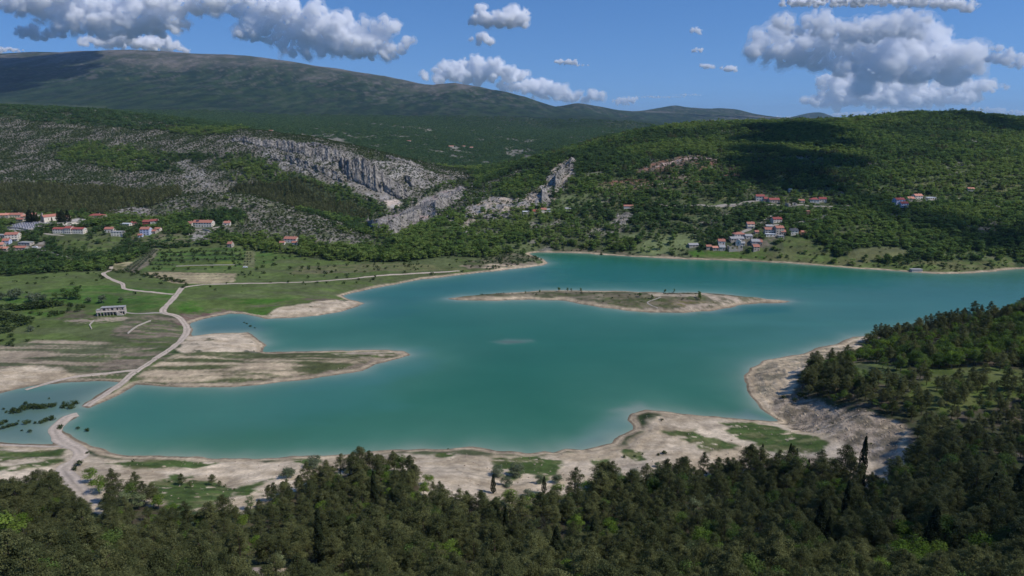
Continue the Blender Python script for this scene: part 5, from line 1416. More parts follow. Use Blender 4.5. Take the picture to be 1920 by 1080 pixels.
# willows
for px, py, w, lab in [(933,893,28,'round grey green willow left on the near beach meadow'),(968,893,34,'large grey green willow right of the first on the beach meadow'),(950,912,26,'grey willow below the two beach meadow willows'),
        (1012,906,20,'darker willow to the right of the beach meadow willows'),(990,930,22,'small willow close above the pine edge on the beach meadow'),(1157,898,26,'rounded bluish green willow at the wood edge under the green tongue'),(1190,902,30,'pale bluish willow right of the rounded one at the wood edge'),
        (590,876,30,'dark rounded bush tree on the grassy knob of the near beach'),(540,896,32,'silvery grey olive tree at the beach edge left of the grassy knob'),(1045,905,26,'tangled willow at the end of the green tongue'),
        (1236,884,15,'small round green bush tree on the sandy slope'),(1232,876,13,'second small round bush tree just above on the sandy slope'),
        (28,562,24,'silver willow second from the left edge on the plain'),(3,562,16,'silver willow cut by the left edge on the plain'),(62,566,20,'grey willow left of the bush thicket on the plain'),(72,562,14,'grey willow above the bush thicket on the plain'),(82,562,12,'small grey willow right above the bush thicket'),
        (125,560,17,'dark round willow on the plain left of its pale twin'),(143,561,20,'pale spreading willow on the plain right of its dark twin'),(104,560,9,'slight feathery willow between the thicket and the dark round one'),
        (166,567,12,'feathery pale willow on the meadow above the derelict building'),(192,568,17,'low spreading willow on the meadow above the derelict building'),(227,567,11,'small ball crowned tree on the meadow right of the derelict building'),
        (58,621,12,'blue grey bush on the lower left meadow')]:
    near = py > 700
    at_px('willow_tree', WILLOW if near else None, px, py, w, lab, 'willow' if 'willow' in lab else 'tree', 'willows and grey shrubs', one=None if near else random.choice(MIDW if 'dark' not in lab else MIDB[:2]), ref=6.4)
# bright broadleaf trees picked out in the wood
for px, py, w, lab in [(12,1045,58,'broad yellow green tree at the left edge of the wood'),(186,925,24,'bright green tree right of the gravel track in the wood'),(170,905,24,'small green tree above the gravel track tree'),
        (298,955,26,'yellowish green tree between pines below the beach meadow'),(456,990,24,'vivid lime tree in the left middle of the wood'),(482,1032,26,'upper lime tree of the pair in the lower wood'),(459,1045,24,'lower lime tree of the pair in the lower wood'),
        (605,965,22,'small lime tree near the pale gap of the wood'),(749,975,20,'small vivid green tree under the high pine group'),(795,930,26,'bright bushy tree beside the sandy bay'),(803,910,18,'small bright tree on the sand edge'),
        (955,950,30,'yellow green tree below the sandy bay'),(985,965,34,'yellow green spreading tree right below the sandy bay'),(1290,935,26,'bright round tree at the left of the dark right slope'),(1317,990,16,'little vivid green tree in the dark slope'),
        (1840,1060,44,'bright green thicket tree low on the right slope'),(1700,1075,50,'yellow green tree at the bottom right edge of the wood'),(1755,1070,46,'yellow green tree near the bottom right cypress'),
        (660,1010,26,'pale green tree in the lower middle of the wood'),(845,1060,40,'light green tree by the lower clearing'),(1150,1010,26,'light green tree in the lower centre of the wood'),
        (1080,1000,30,'mid green round tree in the centre of the wood'),(1560,880,20,'light bush tree at the top edge of the wood'),(1100,930,26,'green tree at the wood edge right of the sandy bay'),(1045,932,22,'small green tree at the wood edge below the green tongue'),(1320,1040,40,'soft green tree low in the middle right')]:
    at_px('broadleaf_tree', BRIGHT, px, py, w, lab, 'tree', 'bright broadleaf trees in the pine wood', ref=5.6)
for px, py, w, lab in [(262,955,26,'pale blossoming tree near the beach meadow'),(235,950,24,'creamy blossoming tree left of its paler twin'),(1300,965,30,'creamy white blossoming tree on the dark right slope'),(1326,950,20,'small blossoming tree beside the creamy one'),
        (707,1065,28,'white flowering tree low in the middle of the wood'),(900,1050,26,'creamy flowering tree above the lower clearing'),(525,1065,26,'pinkish flowering tree by the bottom clearing'),(1050,1035,24,'pale flowering tree in the centre of the wood'),(470,955,20,'pale leaved tree by the lime tree'),(1255,945,24,'pale leaved tree at the top of the dark slope'),(8,1075,30,'pale flowering tree at the bottom left corner')]:
    at_px('blossoming_tree', FLOWER, px, py, w, lab, 'tree', 'blossoming trees in the pine wood', ref=5.2)
for px, py, w, lab in [(398,910,15,'lone young pine on the near beach meadow'),(341,910,13,'small pine on the left of the beach meadow'),(357,915,9,'smallest pine on the beach meadow'),(412,912,7,'dwarf pine beside the lone young pine')]:
    at_px('pine_tree', PINE, px, py, w, lab, 'pine', 'young pines on the beach meadow', ref=6.6)

# pine wood and spur: one pool of spots, the nearest become things
i_near = [i for i, z in enumerate(Z) if z['a'] == PFLOOR][0]
NEARW = Z[i_near]['w']
SPUR = Z[i_near - 3]['w']; MEAD = Z[i_near - 2]['w']; MEAD2 = Z[i_near - 1]['w']
GAPS = [Z[i_near + 1]['w'], Z[i_near + 2]['w']]
x, y = candidates(-.95, .95, 62, 560, 4.6, 21)
s1 = sdist_box(x, y, NEARW, 10); s2 = sdist_box(x, y, SPUR, 10)
ok = (s1 > 0) | (s2 > 1)
x, y, s1, s2 = x[ok], y[ok], s1[ok], s2[ok]
for gp in GAPS: 
    L_ = np.hypot(x, y); k = np.ones(len(x), bool)
    for q in (0, 3, 6, 9): k &= sdist_box(x * (1 + q / L_), y * (1 + q / L_), gp, 6) < .8
    x, y, s1, s2 = x[k], y[k], s1[k], s2[k]
sh_ = shore(x, y); k = sh_ > 9; x, y, s1, s2 = x[k], y[k], s1[k], s2[k]
m1 = sdist_box(x, y, MEAD, 10); m2 = sdist_box(x, y, MEAD2, 10)
r_ = rng.random(len(x))
md = np.maximum(m1, m2)
spur_only = s1 < 0
stony = sdist_box(x, y, Z[i_near - 5]['w'], 10)
dens = np.where(md > 0, np.where(y < 330, .42, .08), .93) * np.where(stony > 0, .12, 1)
# looser wood between the meadow and the gully
loose = spur_only & (y < 345) & (md < 0); dens = np.where(loose, dens * .85, dens)
k = (r_ < dens) & clear_of(x, y)
for ox_, oy_, rr_ in OCC: k &= (x - ox_) ** 2 + (y - oy_) ** 2 > rr_ ** 2
x, y, spur_only, s1, s2 = x[k], y[k], spur_only[k], s1[k], s2[k]
z = HF(x, y); P3 = np.stack([x, y, z], 1); pp = pix(P3 + np.array([0, 0, 5]))
vis = (pp[:, 0] > -90) & (pp[:, 0] < 2010) & (pp[:, 1] < 1190)
x, y, z, spur_only, pp, P3 = x[vis], y[vis], z[vis], spur_only[vis], pp[vis], P3[vis]
cl = fbm(x / 22, y / 22, 3, 601); cl2 = fbm(x / 9, y / 9, 2, 602); rnd = rng.random(len(x))
strip = spur_only & (np.abs(y - (395 - .0 * x)) < 45) & (x > 215)
pb = np.where(spur_only, .22, .15) + .35 * sstep(.1, .4, cl) * np.where(spur_only, 1, .35) + .55 * strip
kind = np.where(rnd < pb, 1, 0)
kind = np.where((kind == 1) & (cl2 > .15), 2, kind)
kind = np.where((rnd > .968) & ~spur_only, 3, kind)
kind = np.where((rnd > .925) & (rnd < .968), 4, kind)
slant = np.linalg.norm(P3 - np.array([0, 0, CAM_H]), axis=1)
scale = rng.uniform(.66, 1.28, len(x)) * np.where(spur_only & (y < 350), .85, 1) * (.92 + .3 * fbm(x / 40, y / 40, 2, 603))
SETS = [PINE, BROAD, BRIGHT, FLOWER, BARE]
inframe = (pp[:, 0] > -20) & (pp[:, 0] < 1940) & (pp[:, 1] < 1100) & (pp[:, 1] > 500)
order = np.argsort(slant / scale + np.where(inframe, 0, 1e5))
INFO = [('pine_tree', 'pine', 'pines of the near wood'), ('broadleaf_tree', 'tree', 'leafy trees mixed into the pine wood'), ('broadleaf_tree', 'tree', 'yellow green trees mixed into the pine wood'), ('blossoming_tree', 'tree', 'pale trees mixed into the pine wood'), ('bare_tree', 'tree', 'thin grey trees mixed into the pine wood')]
LAB = ['dark olive green pine in the dense wood that fills the bottom of the view', 'mid green leafy tree growing among the dark pines of the wood', 'yellow green leafy tree growing among the dark pines of the wood',
       'pale blossoming tree growing among the dark pines of the wood', 'grey twiggy half bare tree growing among the dark pines of the wood']
LABS = ['dark olive green pine on the ridge of the wooded spur right of the lake', 'mid green leafy tree on the wooded spur right of the lake', 'yellow green leafy tree on the wooded spur right of the lake',
        'pale tree on the wooded spur right of the lake', 'grey twiggy tree on the wooded spur right of the lake']
cnt = [0] * 5; rest = []
def where_label(t, p, spur):
    head = t.replace('grey twiggy half bare', 'grey half bare').split(' growing')[0].split(' in the dense')[0].split(' on the')[0]
    if spur:
        a = 'on the tip of the spur beside the pale shore' if p[0] < 1620 else 'along the spur crest against the lake' if p[1] < 640 else 'between spur meadow and stony gully' if p[1] > 730 and p[0] < 1780 else 'around the meadow of the spur' if p[1] > 690 else 'in the thicket behind the spur meadow'
        return head + ' ' + a
    c = ('left corner of the wood', 'wood by the gravel track', 'wood below the beach meadow', 'wood left of the sandy bay', 'wood below the sandy bay', 'wood under the green tongue', 'wood left of the tall cypress', 'wood right of the tall cypress', 'slope at the right edge')[int(np.searchsorted([110, 300, 620, 830, 1050, 1280, 1560, 1740], p[0]))]
    b = 'top edge of the ' if p[1] < 935 else 'middle of the ' if p[1] < 1010 else 'bottom of the '
    return head + ' in the ' + b + c
lim = [290, 90, 70, 30, 60]
for i in order:
    q = int(kind[i])
    if cnt[q] < lim[q] and inframe[i]:
        cnt[q] += 1
        put_tree(INFO[q][0], random.choice(SETS[q]), P3[i].tolist(), float(scale[i]), where_label(LABS[q] if spur_only[i] else LAB[q], pp[i], spur_only[i]), INFO[q][1], INFO[q][2] + (' on the spur' if spur_only[i] else ''), random.uniform(.85, 1.2))
    else: rest.append(i)
rest = np.array(rest)
print('wood', len(x), cnt, len(rest), round(time.time() - T0, 1))
for q, nm, lab in ((0, 'pine_wood', 'mass of dark pines behind and between the nearest ones'), (1, 'leafy_wood', 'further leafy trees in the wood and on the spur')):
    sel = rest[(kind[rest] == 0) if q == 0 else (kind[rest] > 0)]
    if q == 0: protos = [joined(c, t, 'pine') for c, t in PINE]
    else: protos = [joined(c, t, 'leafy') for c, t in BROAD + BRIGHT + FLOWER + BARE]
    n = len(sel)
    off = {1: (0, 4), 2: (4, 3), 3: (7, 2), 4: (9, 2)}
    if q == 0: idx = rng.integers(0, len(protos), n)
    else: idx = np.array([off[int(kind[i])][0] + rng.integers(0, off[int(kind[i])][1]) for i in sel])
    sc = scale[sel][:, None] * np.stack([np.ones(n), np.ones(n), rng.uniform(.85, 1.2, n)], 1)
    gn_scatter(nm, P3[sel], sc, np.stack([0 * sc[:, 0], 0 * sc[:, 0], rng.uniform(0, 6.28, n)], 1), idx.astype(np.int32), protos, lab, 'woodland')

# ------------------------------------------------------------------ trees and bushes beyond the lake
def spots(a0, a1, r0, r1, sp, seed, key, thr=0, gain=1.0, margin=.64):
    x, y = candidates(a0, a1, r0, r1, sp, seed)
    s = shore(x, y); k = s > 4; x, y, s = x[k], y[k], s[k]
    out = LC(x, y, s, False); d = out[1] if key == 'tree' else out[2]
    k = rng.random(len(x)) < np.clip(d * gain - thr, 0, 1)
    x, y = x[k], y[k]
    # house yards and lanes stay open
    g = np.array(CLEAR); kk = np.ones(len(x), bool)
    for cx, cy, r in g: kk &= (x - cx) ** 2 + (y - cy) ** 2 > r * r
    x, y = x[kk], y[kk]
    return np.stack([x, y, HF(x, y)], 1)
Pm = spots(-.68, .70, 330, 1060, 5.2, 31, 'tree', gain=.95)
Pm = Pm[~((Pm[:, 0] > 130) & (Pm[:, 1] < 520))]
Pm = Pm[~((Pm[:, 1] < 640) & (Pm[:, 0] < 20)) & (Pm[:, 1] > 560)]
sc = rng.uniform(.6, 1.25, len(Pm))
sl = np.linalg.norm(Pm - np.array([0, 0, CAM_H]), axis=1); pp = pix(Pm)
inf = (pp[:, 0] > 0) & (pp[:, 0] < 1920)
# extra village trees and trees traced one by one
order = np.argsort(sl / sc + np.where(inf, 0, 1e5))
left = Pm[:, 0] < 40
picked = []; c1 = c2 = 0
for i in order:
    if not inf[i]: continue
    if left[i] and c1 < 70: c1 += 1; picked.append(i)
    elif not left[i] and c2 < 34: c2 += 1; picked.append(i)
for i in picked:
    g_ = 'trees between the village and the plain' if left[i] else 'trees along the far shore'
    put_tree('broadleaf_tree', None, Pm[i].tolist(), float(sc[i]), 'dark green leafy tree in the woods between the church village and the lake plain' if left[i] else 'green leafy tree in the woods along the far shore', 'tree', g_, random.uniform(.85, 1.15), one=random.choice(MIDB))
rest = np.setdiff1d(np.arange(len(Pm)), np.array(picked))
DARKZ = [z['w'] for z in Z if z['a'] == DKGREEN and z['tree'] > .5]
def in_dark(P3):
    k = np.zeros(len(P3), bool)
    for w in DARKZ: k |= sdist_box(P3[:, 0].copy(), P3[:, 1].copy(), w, 5) > 6 * noise(P3[:, 0] / 20, P3[:, 1] / 20, 9)
    return k
def scat(name, P3, smin, smax, protos, label, cat, flat=1.0):
    n = len(P3); s = rng.uniform(smin, smax, n)[:, None]
    sc = np.concatenate([s * rng.uniform(.85, 1.2, (n, 1)), s, s * rng.uniform(.8, 1.2, (n, 1)) * flat], 1)
    rot = np.stack([np.zeros(n), np.zeros(n), rng.uniform(0, 6.28, n)], 1)
    gn_scatter(name, P3, sc, rot, rng.integers(0, len(protos), n).astype(np.int32), protos, label, cat)
    print(name, n)
LATER = Pm[rest]
Ph = spots(-.68, .72, 1060, 1950, 5.6, 32, 'tree', gain=1.0)
dk = in_dark(Ph)
scat('valley_pinewood', Ph[dk], .8, 1.3, FARP, 'dark pine plantations in the valley behind the village', 'woodland')
Ph = Ph[~dk]
def mixed(name, P3, smin, smax, label):
    n = len(P3); q = fbm(P3[:, 0] / 130, P3[:, 1] / 130, 4, 621) + .35 * rng.normal(size=n) * .5
    i = rng.integers(0, 5, n); i = np.where(q > .16, i + 5, np.where(q < -.2, i + 10, i))
    s = rng.uniform(smin, smax, n)[:, None]; big = (rng.random((n, 1)) < .06) * .5
    sc = np.concatenate([s * rng.uniform(.85, 1.2, (n, 1)), s, s * rng.uniform(.75, 1.15, (n, 1))], 1) * (1 + big)
    gn_scatter(name, P3, sc, np.stack([np.zeros(n), np.zeros(n), rng.uniform(0, 6.28, n)], 1), i.astype(np.int32), FAR + FARY + FARD, label, 'woodland')
    print(name, n)
mixed('lakeside_wood', LATER, .6, 1.25, 'leafy woods around the villages and along the far shore')
mixed('hillside_wood', Ph, .55, 1.3, 'dense green scrub wood covering the hills beyond the lake')
cp = np.concatenate(CLIFFPTS); scat('cliff_scrub', cp, .5, 1.3, KB, 'dark shrubs rooted in ledges of the pale cliffs', 'scrub')
Pp = spots(-.68, .68, 1950, 4900, 16, 33, 'tree', gain=1.0)
scat('plateau_wood', Pp, .7, 1.3, CLUMP, 'dark woods of the plateau behind the gorge', 'woodland')
Pb = spots(-.68, .72, 640, 2350, 4.6, 34, 'bush', gain=.95)
scat('karst_scrub', Pb, .6, 1.5, KB, 'dark bushes dotted over the pale rocky slopes', 'scrub')
Pl = spots(-.72, .72, 240, 640, 5.0, 35, 'bush', gain=.30)
Pl = Pl[clear_of(Pl[:, 0], Pl[:, 1])]
scat('low_scrub', Pl, .15, .55, KB, 'small weeds and shrubs dotted over meadows and beaches', 'scrub')

# bushes of the plain and the island traced one by one
BL = 'dark green bush in the thicket on the left plain'
for px, py, w in [(20,580,22),(34,582,20),(48,580,24),(62,578,26),(76,577,28),(90,576,28),(102,574,22),(114,573,18),(60,588,10),(76,591,12),(100,589,14),(108,590,16),(116,588,12),(92,594,10),(130,583,12),(131,573,12),(146,576,10),(154,577,12),(146,584,12),(4,579,14),
                  (6,600,26),(16,598,24),(30,602,26),(42,604,22),(50,608,22),(36,612,18),(10,612,22),(2,590,16),(56,598,12),(63,598,8)]:
    at_px('plain_bush', None, px, py, w, BL, 'bush', 'bushes on the left plain', one=random.choice(BUSHES), ref=3.0, sz=.85)
for px, py, w in [(8,624,18),(18,622,16),(24,618,10),(22,632,12),(26,640,10),(20,648,14),(4,640,8),(52,640,9),(24,650,8),(72,613,6),(80,638,3),(154,637,3)]:
    at_px('plain_bush', None, px, py, w, 'dark bush low on the left meadow', 'bush', 'bushes low on the left meadow', one=random.choice(BUSHES), ref=3.0, sz=.85)
for k in range(46):                                 # hedge along the upper track
    t = k / 45; px = 205 + 150 * t; py = 508 + 26 * t + random.uniform(-3, 3) - 4 * math.sin(t * 3)
    if 245 < px < 350 or k % 2 == 0:
        at_px('hedge_bush', None, px, py, random.uniform(6, 13), 'dark bush of the hedge between the two pale fields and the track', 'bush', 'bushes of the hedge by the track', one=random.choice(BUSHES), ref=3.0, sz=.8)
for px, py, w in [(187,520,8),(193,523,9),(181,527,6),(151,538,5),(541,530,7),(632,522,7),(703,520,7),(672,525,7),(425,532,5),(345,540,9),(460,520,5),(487,521,5),(513,498,9),(543,505,10),(568,504,10),(579,503,9),(598,501,5),(600,506,4),(608,512,7),(622,511,8),(630,509,7),(470,512,6),(482,506,9),(492,502,8),
                  (431,505,10),(405,492,7),(370,475,11),(407,478,11),(340,480,9),(650,480,9),(690,483,9),(240,500,4),(760,500,5),(775,497,5)]:
    at_px('field_bush', None, px, py, w, 'single dark bush on the open fields above the lake track', 'bush', 'single bushes on the open fields', one=random.choice(BUSHES), ref=3.0, sz=1.1)
for px, py, w in [(1048,546,6),(1064,546,5),(1071,546,4),(1089,546,5),(1200,557,7),(1223,560,7),(1247,548,5),(1264,548,5),(1311,559,9),(1312,562,8),(1012,548,4),(985,551,4)]:
    p = foot(px, py)
    at_px('island_tree', None, px, py, w, 'small dark tree on the crest of the island', 'tree', 'trees on the island', one=random.choice(MIDB), ref=6.6, sz=1.2)
for k in range(40):
    px = random.uniform(900, 1320); py = 549 + random.uniform(0, 4) + (6 if px > 1120 and random.random() < .6 else 0) + random.uniform(0, 8) * (px > 1130)
    at_px('island_bush', None, px, py, random.uniform(2, 5), 'low dark bush on the island', 'bush', 'low bushes on the island', one=random.choice(BUSHES), ref=3.0, sz=.8)
for k in range(22):
    px = 1245 + 68 * k / 21
    at_px('island_bush', None, px, 551.5, random.uniform(4, 6), 'bush of the dark hedge along the back of the island', 'bush', 'hedge on the island', one=random.choice(BUSHES), ref=3.0, sz=.9)
for px, py, w in [(1241,788,9),(1245,851,14),(1235,853,9),(840,842,4),(1170,858,10),(1190,856,8),(1205,852,6),(1010,862,5),(1500,745,20),(1470,748,12),(1490,752,14),(1510,748,12),(150,873,18),(140,880,12),(165,850,8),(105,893,14),(112,900,12),(1165,470,7),(1128,478,8),(1620,912,8)]:
    at_px('beach_bush', None, px, py, w, 'dark bush growing on the stony bank of the near shore' if py > 600 else 'dark bush at the water edge of the far shore', 'bush', 'bushes on the banks', one=random.choice(BUSHES), ref=3.0, sz=.8)
# olive plots
for k in range(44):
    t = (k // 3) / 14; c = k % 3
    px = 290 - 48 * t + (c - 1) * (4 + 6 * t) ; py = 470 + 40 * t
    at_px('olive_tree', None, px, py, 4 + 2 * t, 'small olive tree in the sloping plot beside the pale hay field', 'olive tree', 'olive trees in the sloping plot', one=random.choice(MIDW), ref=6.2, sz=.9)
for k in range(14):
    at_px('olive_tree', None, 459 + 5.4 * (k % 3) + random.uniform(-.5, .5), 476 + 5.2 * (k // 3), 4.2, 'small olive tree in the narrow plot above the white car', 'olive tree', 'olive trees in the narrow plot', one=random.choice(MIDW), ref=6.2, sz=.9)

# rubble on the stony slope and beaches
x, y = candidates(-.8, .8, 240, 420, 2.0, 51)
st = sdist_box(x, y, Z[i_near - 5]['w'], 10); s = shore(x, y)
bch = (s > .3) & (s < 60)
pr = np.where(st > 0, .85, np.where(bch, .03 + .22 * (fbm(x / 12, y / 12, 3, 611) > .0), 0))
k = (rng.random(len(x)) < pr) & (sdist_box(x, y, NEARW, 5) < 0) & (sdist_box(x, y, SPUR, 5) < 3) & clear_of(x, y)
x, y, st = x[k], y[k], st[k]
P3 = np.stack([x, y, HF(x, y)], 1)
n = len(P3); s = np.where(st > 0, rng.uniform(.2, 1.0, n), rng.uniform(.2, .95, n) ** 1.3)[:, None]
gn_scatter('rubble', P3, s * rng.uniform(.7, 1.3, (n, 3)), rng.uniform(0, 6.28, (n, 3)), rng.integers(0, 4, n).astype(np.int32), ROCKS, 'loose stones strewn over the bank and the beaches', 'rubble')
x, y = candidates(-.68, .3, 820, 2000, 6.5, 52)
s = shore(x, y); _, _, _, rk = LC(x, y, s, False); k = (rng.random(len(x)) < rk * .55); x, y = x[k], y[k]
P3 = np.stack([x, y, HF(x, y)], 1); n = len(P3); s = rng.uniform(1.5, 5, n)[:, None]
ROCKL = [setm(rockm(195 + i), plain('karst_stone', (.235, .215, .18), .95, .3, .6)) for i in range(3)]
gn_scatter('karst_boulders', P3, s * rng.uniform(.6, 1.2, (n, 3)), rng.uniform(0, 6.28, (n, 3)), rng.integers(0, 3, n).astype(np.int32), ROCKL, 'pale limestone outcrops on the rocky slopes', 'rocks')
print('boulders', n, round(time.time() - T0, 1))
# ------------------------------------------------------------------ clouds: bodies of mist at their own distance
def mat_cloud(name, dens):
    m = N(name); v = m.n('ShaderNodeVolumePrincipled'); v.inputs['Color'].default_value = (.998, .998, 1, 1)
    v.inputs['Density'].default_value = dens; v.inputs['Anisotropy'].default_value = 0.0
    m.l(v.outputs[0], m.out.inputs['Volume']); return m.m
import bmesh
ICO = None
def cloud_mesh(puffs, vox, d1, d2):
    """puffs: (x, y, z, r); joined by a voxel remesh, then billowed"""
    global ICO
    if ICO is None:
        bm = bmesh.new(); bmesh.ops.create_icosphere(bm, subdivisions=2, radius=1.0)
        ICO = (np.array([v.co[:] for v in bm.verts]), np.array([[v.index for v in f.verts] for f in bm.faces])); bm.free()
    P = np.array(puffs); k = len(P); nv = len(ICO[0])
    V = (ICO[0][None] * P[:, None, 3:4] + P[:, None, :3]).reshape(-1, 3); F = (ICO[1][None] + (np.arange(k) * nv)[:, None, None]).reshape(-1, 3)
    me = mesh_np('cloud_raw', V, F)
    o = bpy.data.objects.new('cloud_tmp', me); COL.objects.link(o)
    md = o.modifiers.new('r', 'REMESH'); md.mode = 'VOXEL'; md.voxel_size = vox
    bpy.context.view_layer.update()
    dg = bpy.context.evaluated_depsgraph_get()
    out = bpy.data.meshes.new_from_object(o.evaluated_get(dg))
    bpy.data.objects.remove(o)
    n = len(out.vertices); V = np.empty(n * 3, np.float32); out.vertices.foreach_get('co', V); V = V.reshape(-1, 3).astype(float)
    Nn = np.empty(n * 3, np.float32); out.vertex_normals.foreach_get('vector', Nn); Nn = Nn.reshape(-1, 3)
    def n3(P, s, sd):      # cheap 3-d billow from three planes
        return (np.abs(noise(P[:, 0] / s + P[:, 2] / s * .7, P[:, 2] / s - P[:, 1] / s * .5, sd)) + np.abs(noise(P[:, 1] / s + 7 + P[:, 0] / s * .4, P[:, 2] / s, sd + 1))) - .5
    w = lambda s_, sd: np.stack([noise(V[:, 0] / s_ + V[:, 1] / s_ * .6, V[:, 2] / s_, sd), noise(V[:, 1] / s_ + 5, V[:, 2] / s_ + V[:, 0] / s_ * .5, sd + 1), noise(V[:, 0] / s_ + 11, V[:, 1] / s_ + V[:, 2] / s_ * .8, sd + 2)], 1)
    V = V + w(d1 * 5, 731) * d1 * 1.7 + w(d1 * 1.9, 741) * d1 * .8 + w(d2 * 1.8, 751) * d2 * .8
    V2 = V + Nn * (n3(V, d1 * 3.2, 701) * d1 * 1.5)[:, None]
    V2 = V2 + Nn * (n3(V, d2 * 3.0, 711) * d2 * 1.5)[:, None]
    V2 = V2 + Nn * (n3(V, d2 * 1.2, 721) * d2 * .6)[:, None]
    out.vertices.foreach_set('co', V2.astype(np.float32).ravel()); out.update()
    return out
def sky_cloud(name, ells, label, D=None, depth=.55, k=9.0, fill=1.0, seed=0, soft=1.0):
    """ells: (px, py, rx, ry) in the picture; built at distance D as real bodies"""
    rg = np.random.default_rng(900 + seed)
    bot = max(e[1] + e[3] for e in ells)
    if D is None: D = max(9000, 1420 / max(math.tan((226 - bot) / FPX), .006))
    m = D / FPX
    puffs = []
    for px, py, rx, ry in ells:
        c = atY(px, py, D); big = []
        floor = c[2] - ry * m * .75
        n = max(4, int(rx / ry * 9 * fill))
        for _ in range(n):
            a = rg.uniform(-1, 1); b = rg.uniform(-.8, .9); w = math.sqrt(max(.04, 1 - a * a))
            r = ry * rg.uniform(.2, .46) * (.5 + .5 * w)
            big.append((c[0] + a * rx * m * .95, c[1] + rg.uniform(-1, 1) * rx * m * depth * w * .6, c[2] + b * (ry - r) * w * m, r * m))
        for (x, y, z, r) in big:
            puffs.append((x, y, max(z, floor + r * .5), r))
            for _ in range(5):                       # smaller billows on the upper side
                d = rg.normal(size=3); d[2] = abs(d[2]) * .9 + .05; d[1] = -abs(d[1]) * rg.choice([1, 1, -1]); d /= np.linalg.norm(d); q = r * rg.uniform(.25, .5)
                puffs.append((x + d[0] * r, y + d[1] * r, max(z + d[2] * r, floor + q), q))
    P_ = np.array(puffs); ctr = P_[:, :3].mean(0)
    rmean = np.mean([e[3] for e in ells]) * m
    vox = min(max(m * 2.0, rmean / 22), rmean / 3)
    me = cloud_mesh([(a - ctr[0], b - ctr[1], c - ctr[2], r) for a, b, c, r in puffs if r > min(vox * .8, rmean * .2)], vox, rmean * .20, rmean * .085)
    o = bpy.data.objects.new('cloud', me); COL.objects.link(o); o.location = ctr.tolist(); o['kind'] = 'thing'
    tag(o, label, 'cloud', 'clouds over the mountains')
    me.materials.append(mat_cloud('cloud_%d' % seed, k / (rmean * 2) * soft))
    # thin torn fringe of mist round the dense body
    n = len(me.vertices); V = np.empty(n * 3, np.float32); me.vertices.foreach_get('co', V); V = V.reshape(-1, 3).astype(float)
    Nn = np.empty(n * 3, np.float32); me.vertex_normals.foreach_get('vector', Nn); Nn = Nn.reshape(-1, 3)
    f1 = noise(V[:, 0] / (rmean * .7) + V[:, 1] / rmean, V[:, 2] / (rmean * .5), 761) * .5 + .5
    f2 = noise(V[:, 0] / (rmean * .22), V[:, 2] / (rmean * .2) + V[:, 1] / (rmean * .4), 762)
    V2 = V + Nn * (rmean * (.05 + .26 * f1 + .10 * f2))[:, None] + np.column_stack([f2 * rmean * .12, f2 * 0, f1 * rmean * .06])
    fr = me.copy(); fr.name = 'cloud_fringe'; fr.vertices.foreach_set('co', V2.astype(np.float32).ravel()); fr.update()
    fr.materials.clear(); fr.materials.append(mat_cloud('fringe_%d' % seed, .17 * k / (rmean * 2) * soft))
    link(fr, 'fringe', parent=o)
    return len(me.polygons)
T = 0
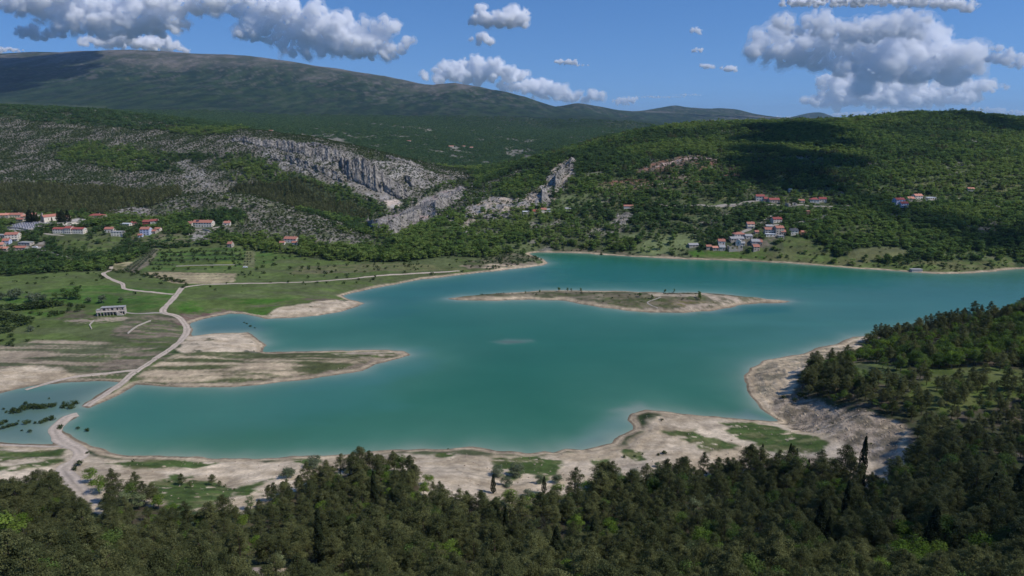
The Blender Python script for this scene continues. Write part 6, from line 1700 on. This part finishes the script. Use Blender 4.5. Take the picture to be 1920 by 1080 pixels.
CL = [
 ([(1500,88,78,36),(1570,100,90,46),(1650,112,110,48),(1745,112,85,42),(1480,100,55,30),(1690,85,80,30),(1740,80,50,26),(1625,92,60,34),(1800,125,40,28)], 'largest cloud, a broad white heap with a grey base over the right hill', 1.0),
 ([(1600,150,70,26),(1660,160,90,30),(1590,182,60,16),(1700,186,140,14),(1545,190,40,11),(1830,166,58,14),(1790,158,26,16),(1740,172,60,15),(1640,192,100,10)], 'low layered cloud with white caps hanging under the largest heap', 1.0),
 ([(1515,45,55,18),(1560,52,40,20),(1640,52,46,20),(1685,52,50,24),(1712,38,26,20),(1600,65,60,16)], 'thin ragged cloud resting on top of the largest heap', .45),
 ([(1560,2,95,9),(1500,6,40,7),(1640,0,80,8)], 'dark grey cloud base cut by the top edge above the largest heap', 1.2),
 ([(1700,2,80,10),(1770,8,60,12),(1815,14,20,9)], 'soft white cloud at the top edge right of the dark base', .6),
 ([(30,8,60,18),(100,2,90,22),(400,6,50,16),(300,6,90,24),(160,52,60,18),(290,44,60,20),(120,22,80,24),(200,30,100,28),(270,24,80,22),(345,16,60,18),(60,12,60,14),(230,55,70,18)], 'wide grey white cloud bank across the top left corner', .7),
 ([(75,63,46,14),(50,58,22,9)], 'small oval cloud under the top left bank', .6),
 ([(200,78,50,12),(260,80,70,16),(310,86,36,10),(345,92,16,5)], 'long flat cloud just above the mountain crest', .6),
 ([(10,93,34,6),(-20,92,30,7)], 'thin white cloud strip behind the crest at the left edge', .9),
 ([(430,10,30,20),(500,60,60,16),(640,52,50,24),(480,18,50,24),(540,20,60,28),(510,45,50,20),(580,50,60,30),(620,68,70,28),(560,78,60,16),(660,86,70,18),(715,66,34,32),(740,82,36,14),(690,98,50,10),(600,95,80,12)], 'big ragged cloud left of the centre descending to the mountain', .85),
 ([(935,36,52,17),(915,30,20,16),(965,28,24,14),(900,42,22,10),(975,42,16,10)], 'compact white cloud alone near the top centre', .9),
 ([(903,75,22,11),(905,68,10,8)], 'small puff right below the compact white cloud', .6),
 ([(845,138,56,20),(890,132,46,24),(935,140,50,20),(985,162,50,14),(1040,172,56,14),(1090,182,40,12),(1015,156,20,9),(890,118,16,12)], 'white cloud bank rising behind the middle of the mountain crest', 1.0),
 ([(1062,117,24,6),(1090,122,18,3)], 'small flat puff over the falling ridge', .45),
 ([(1305,58,14,7)], 'upper tiny puff in the open blue sky', .35),
 ([(1306,95,13,5)], 'lower tiny puff in the open blue sky', .4),
 ([(1330,126,24,5),(1370,128,18,7)], 'double small puff in the blue left of the largest heap', .5),
 ([(1170,190,22,8),(1190,186,12,6)], 'faint small cloud low behind the ridge end', .4),
 ([(1890,110,40,14),(1870,92,20,6),(1910,120,30,8)], 'thin veil cloud at the right edge', .3),
 ([(1500,221,50,4),(1560,217,50,4),(1620,214,60,5),(1680,208,40,5)], 'white cloud line low on the horizon above the far peak', .9),
 ([(1850,206,40,5),(1900,212,50,5),(1960,214,60,6)], 'white cloud line low behind the right hilltop', .9),
 ([(1240,182,46,2.5),(1290,178,30,2)], 'very thin streak of cloud above the far ridge', .2),
]
for i, (e, lab, sf) in enumerate(CL):
    T += sky_cloud('cloud', e, lab, seed=i, soft=sf)
# clouds overhead, outside the view, that throw the shade seen on the hills
def shade_cloud(pts, label, alt=1500, seed=0, dens=.03):
    """pts: (px, py, radius) of the shade seen on the ground; the cloud stands above along the sun's direction"""
    g = ground([p[:2] for p in pts]); rg = np.random.default_rng(950 + seed); puffs = []
    for p, q in zip(g, pts):
        r = q[2]; c = p + SUNV * ((alt - p[2]) / SUNV[2])
        for _ in range(7):
            a = rg.uniform(0, 6.28); e = r * .6 * math.sqrt(rg.random())
            puffs.append((c[0] + e * math.cos(a), c[1] + e * math.sin(a), alt + rg.uniform(0, .4) * r, r * rg.uniform(.35, .6)))
    P_ = np.array(puffs); ctr = P_[:, :3].mean(0); rm = P_[:, 3].mean()
    me = cloud_mesh([(a - ctr[0], b - ctr[1], c - ctr[2], r) for a, b, c, r in puffs], rm / 6, rm * .35, rm * .15)
    o = bpy.data.objects.new('cloud', me); COL.objects.link(o); o.location = ctr.tolist(); o['kind'] = 'thing'
    tag(o, label, 'cloud', 'fair weather clouds overhead'); me.materials.append(mat_cloud('overhead_cloud_%d' % seed, dens))
shade_cloud([(1440,262,70),(1500,262,80),(1470,300,75),(1530,300,70),(1450,335,50),(1500,345,50),(1560,275,60),(1420,285,50),(1470,240,80),(1530,245,70),(1490,320,60)], 'cloud overhead shading the middle of the right hill', seed=1, dens=.06)
shade_cloud([(1560,345,28),(1600,368,30),(1650,385,32),(1700,400,34),(1750,415,36),(1800,432,36),(1850,448,34),(1900,455,34)], 'long cloud overhead shading the lower right hill', seed=2)
shade_cloud([(1830,222,60),(1870,232,60),(1920,245,70),(1970,250,70)], 'cloud overhead shading the far right hilltop', seed=3)
shade_cloud([(0,120,520),(60,115,520),(120,108,420),(160,99,260),(40,145,480),(90,135,380),(-60,130,620),(-80,160,620),(0,165,380),(-160,140,700)], 'cloud overhead shading the left end of the mountain', seed=4, alt=3000, dens=.014)
shade_cloud([(1400,960,40),(1520,950,40),(1650,960,42),(1800,960,44),(1500,1040,34),(1700,1040,36),(1850,1050,40),(1900,900,44),(1780,880,34)], 'thin cloud overhead veiling the right part of the pine wood', seed=5, dens=.008)
print('clouds', T, round(time.time() - T0, 1))
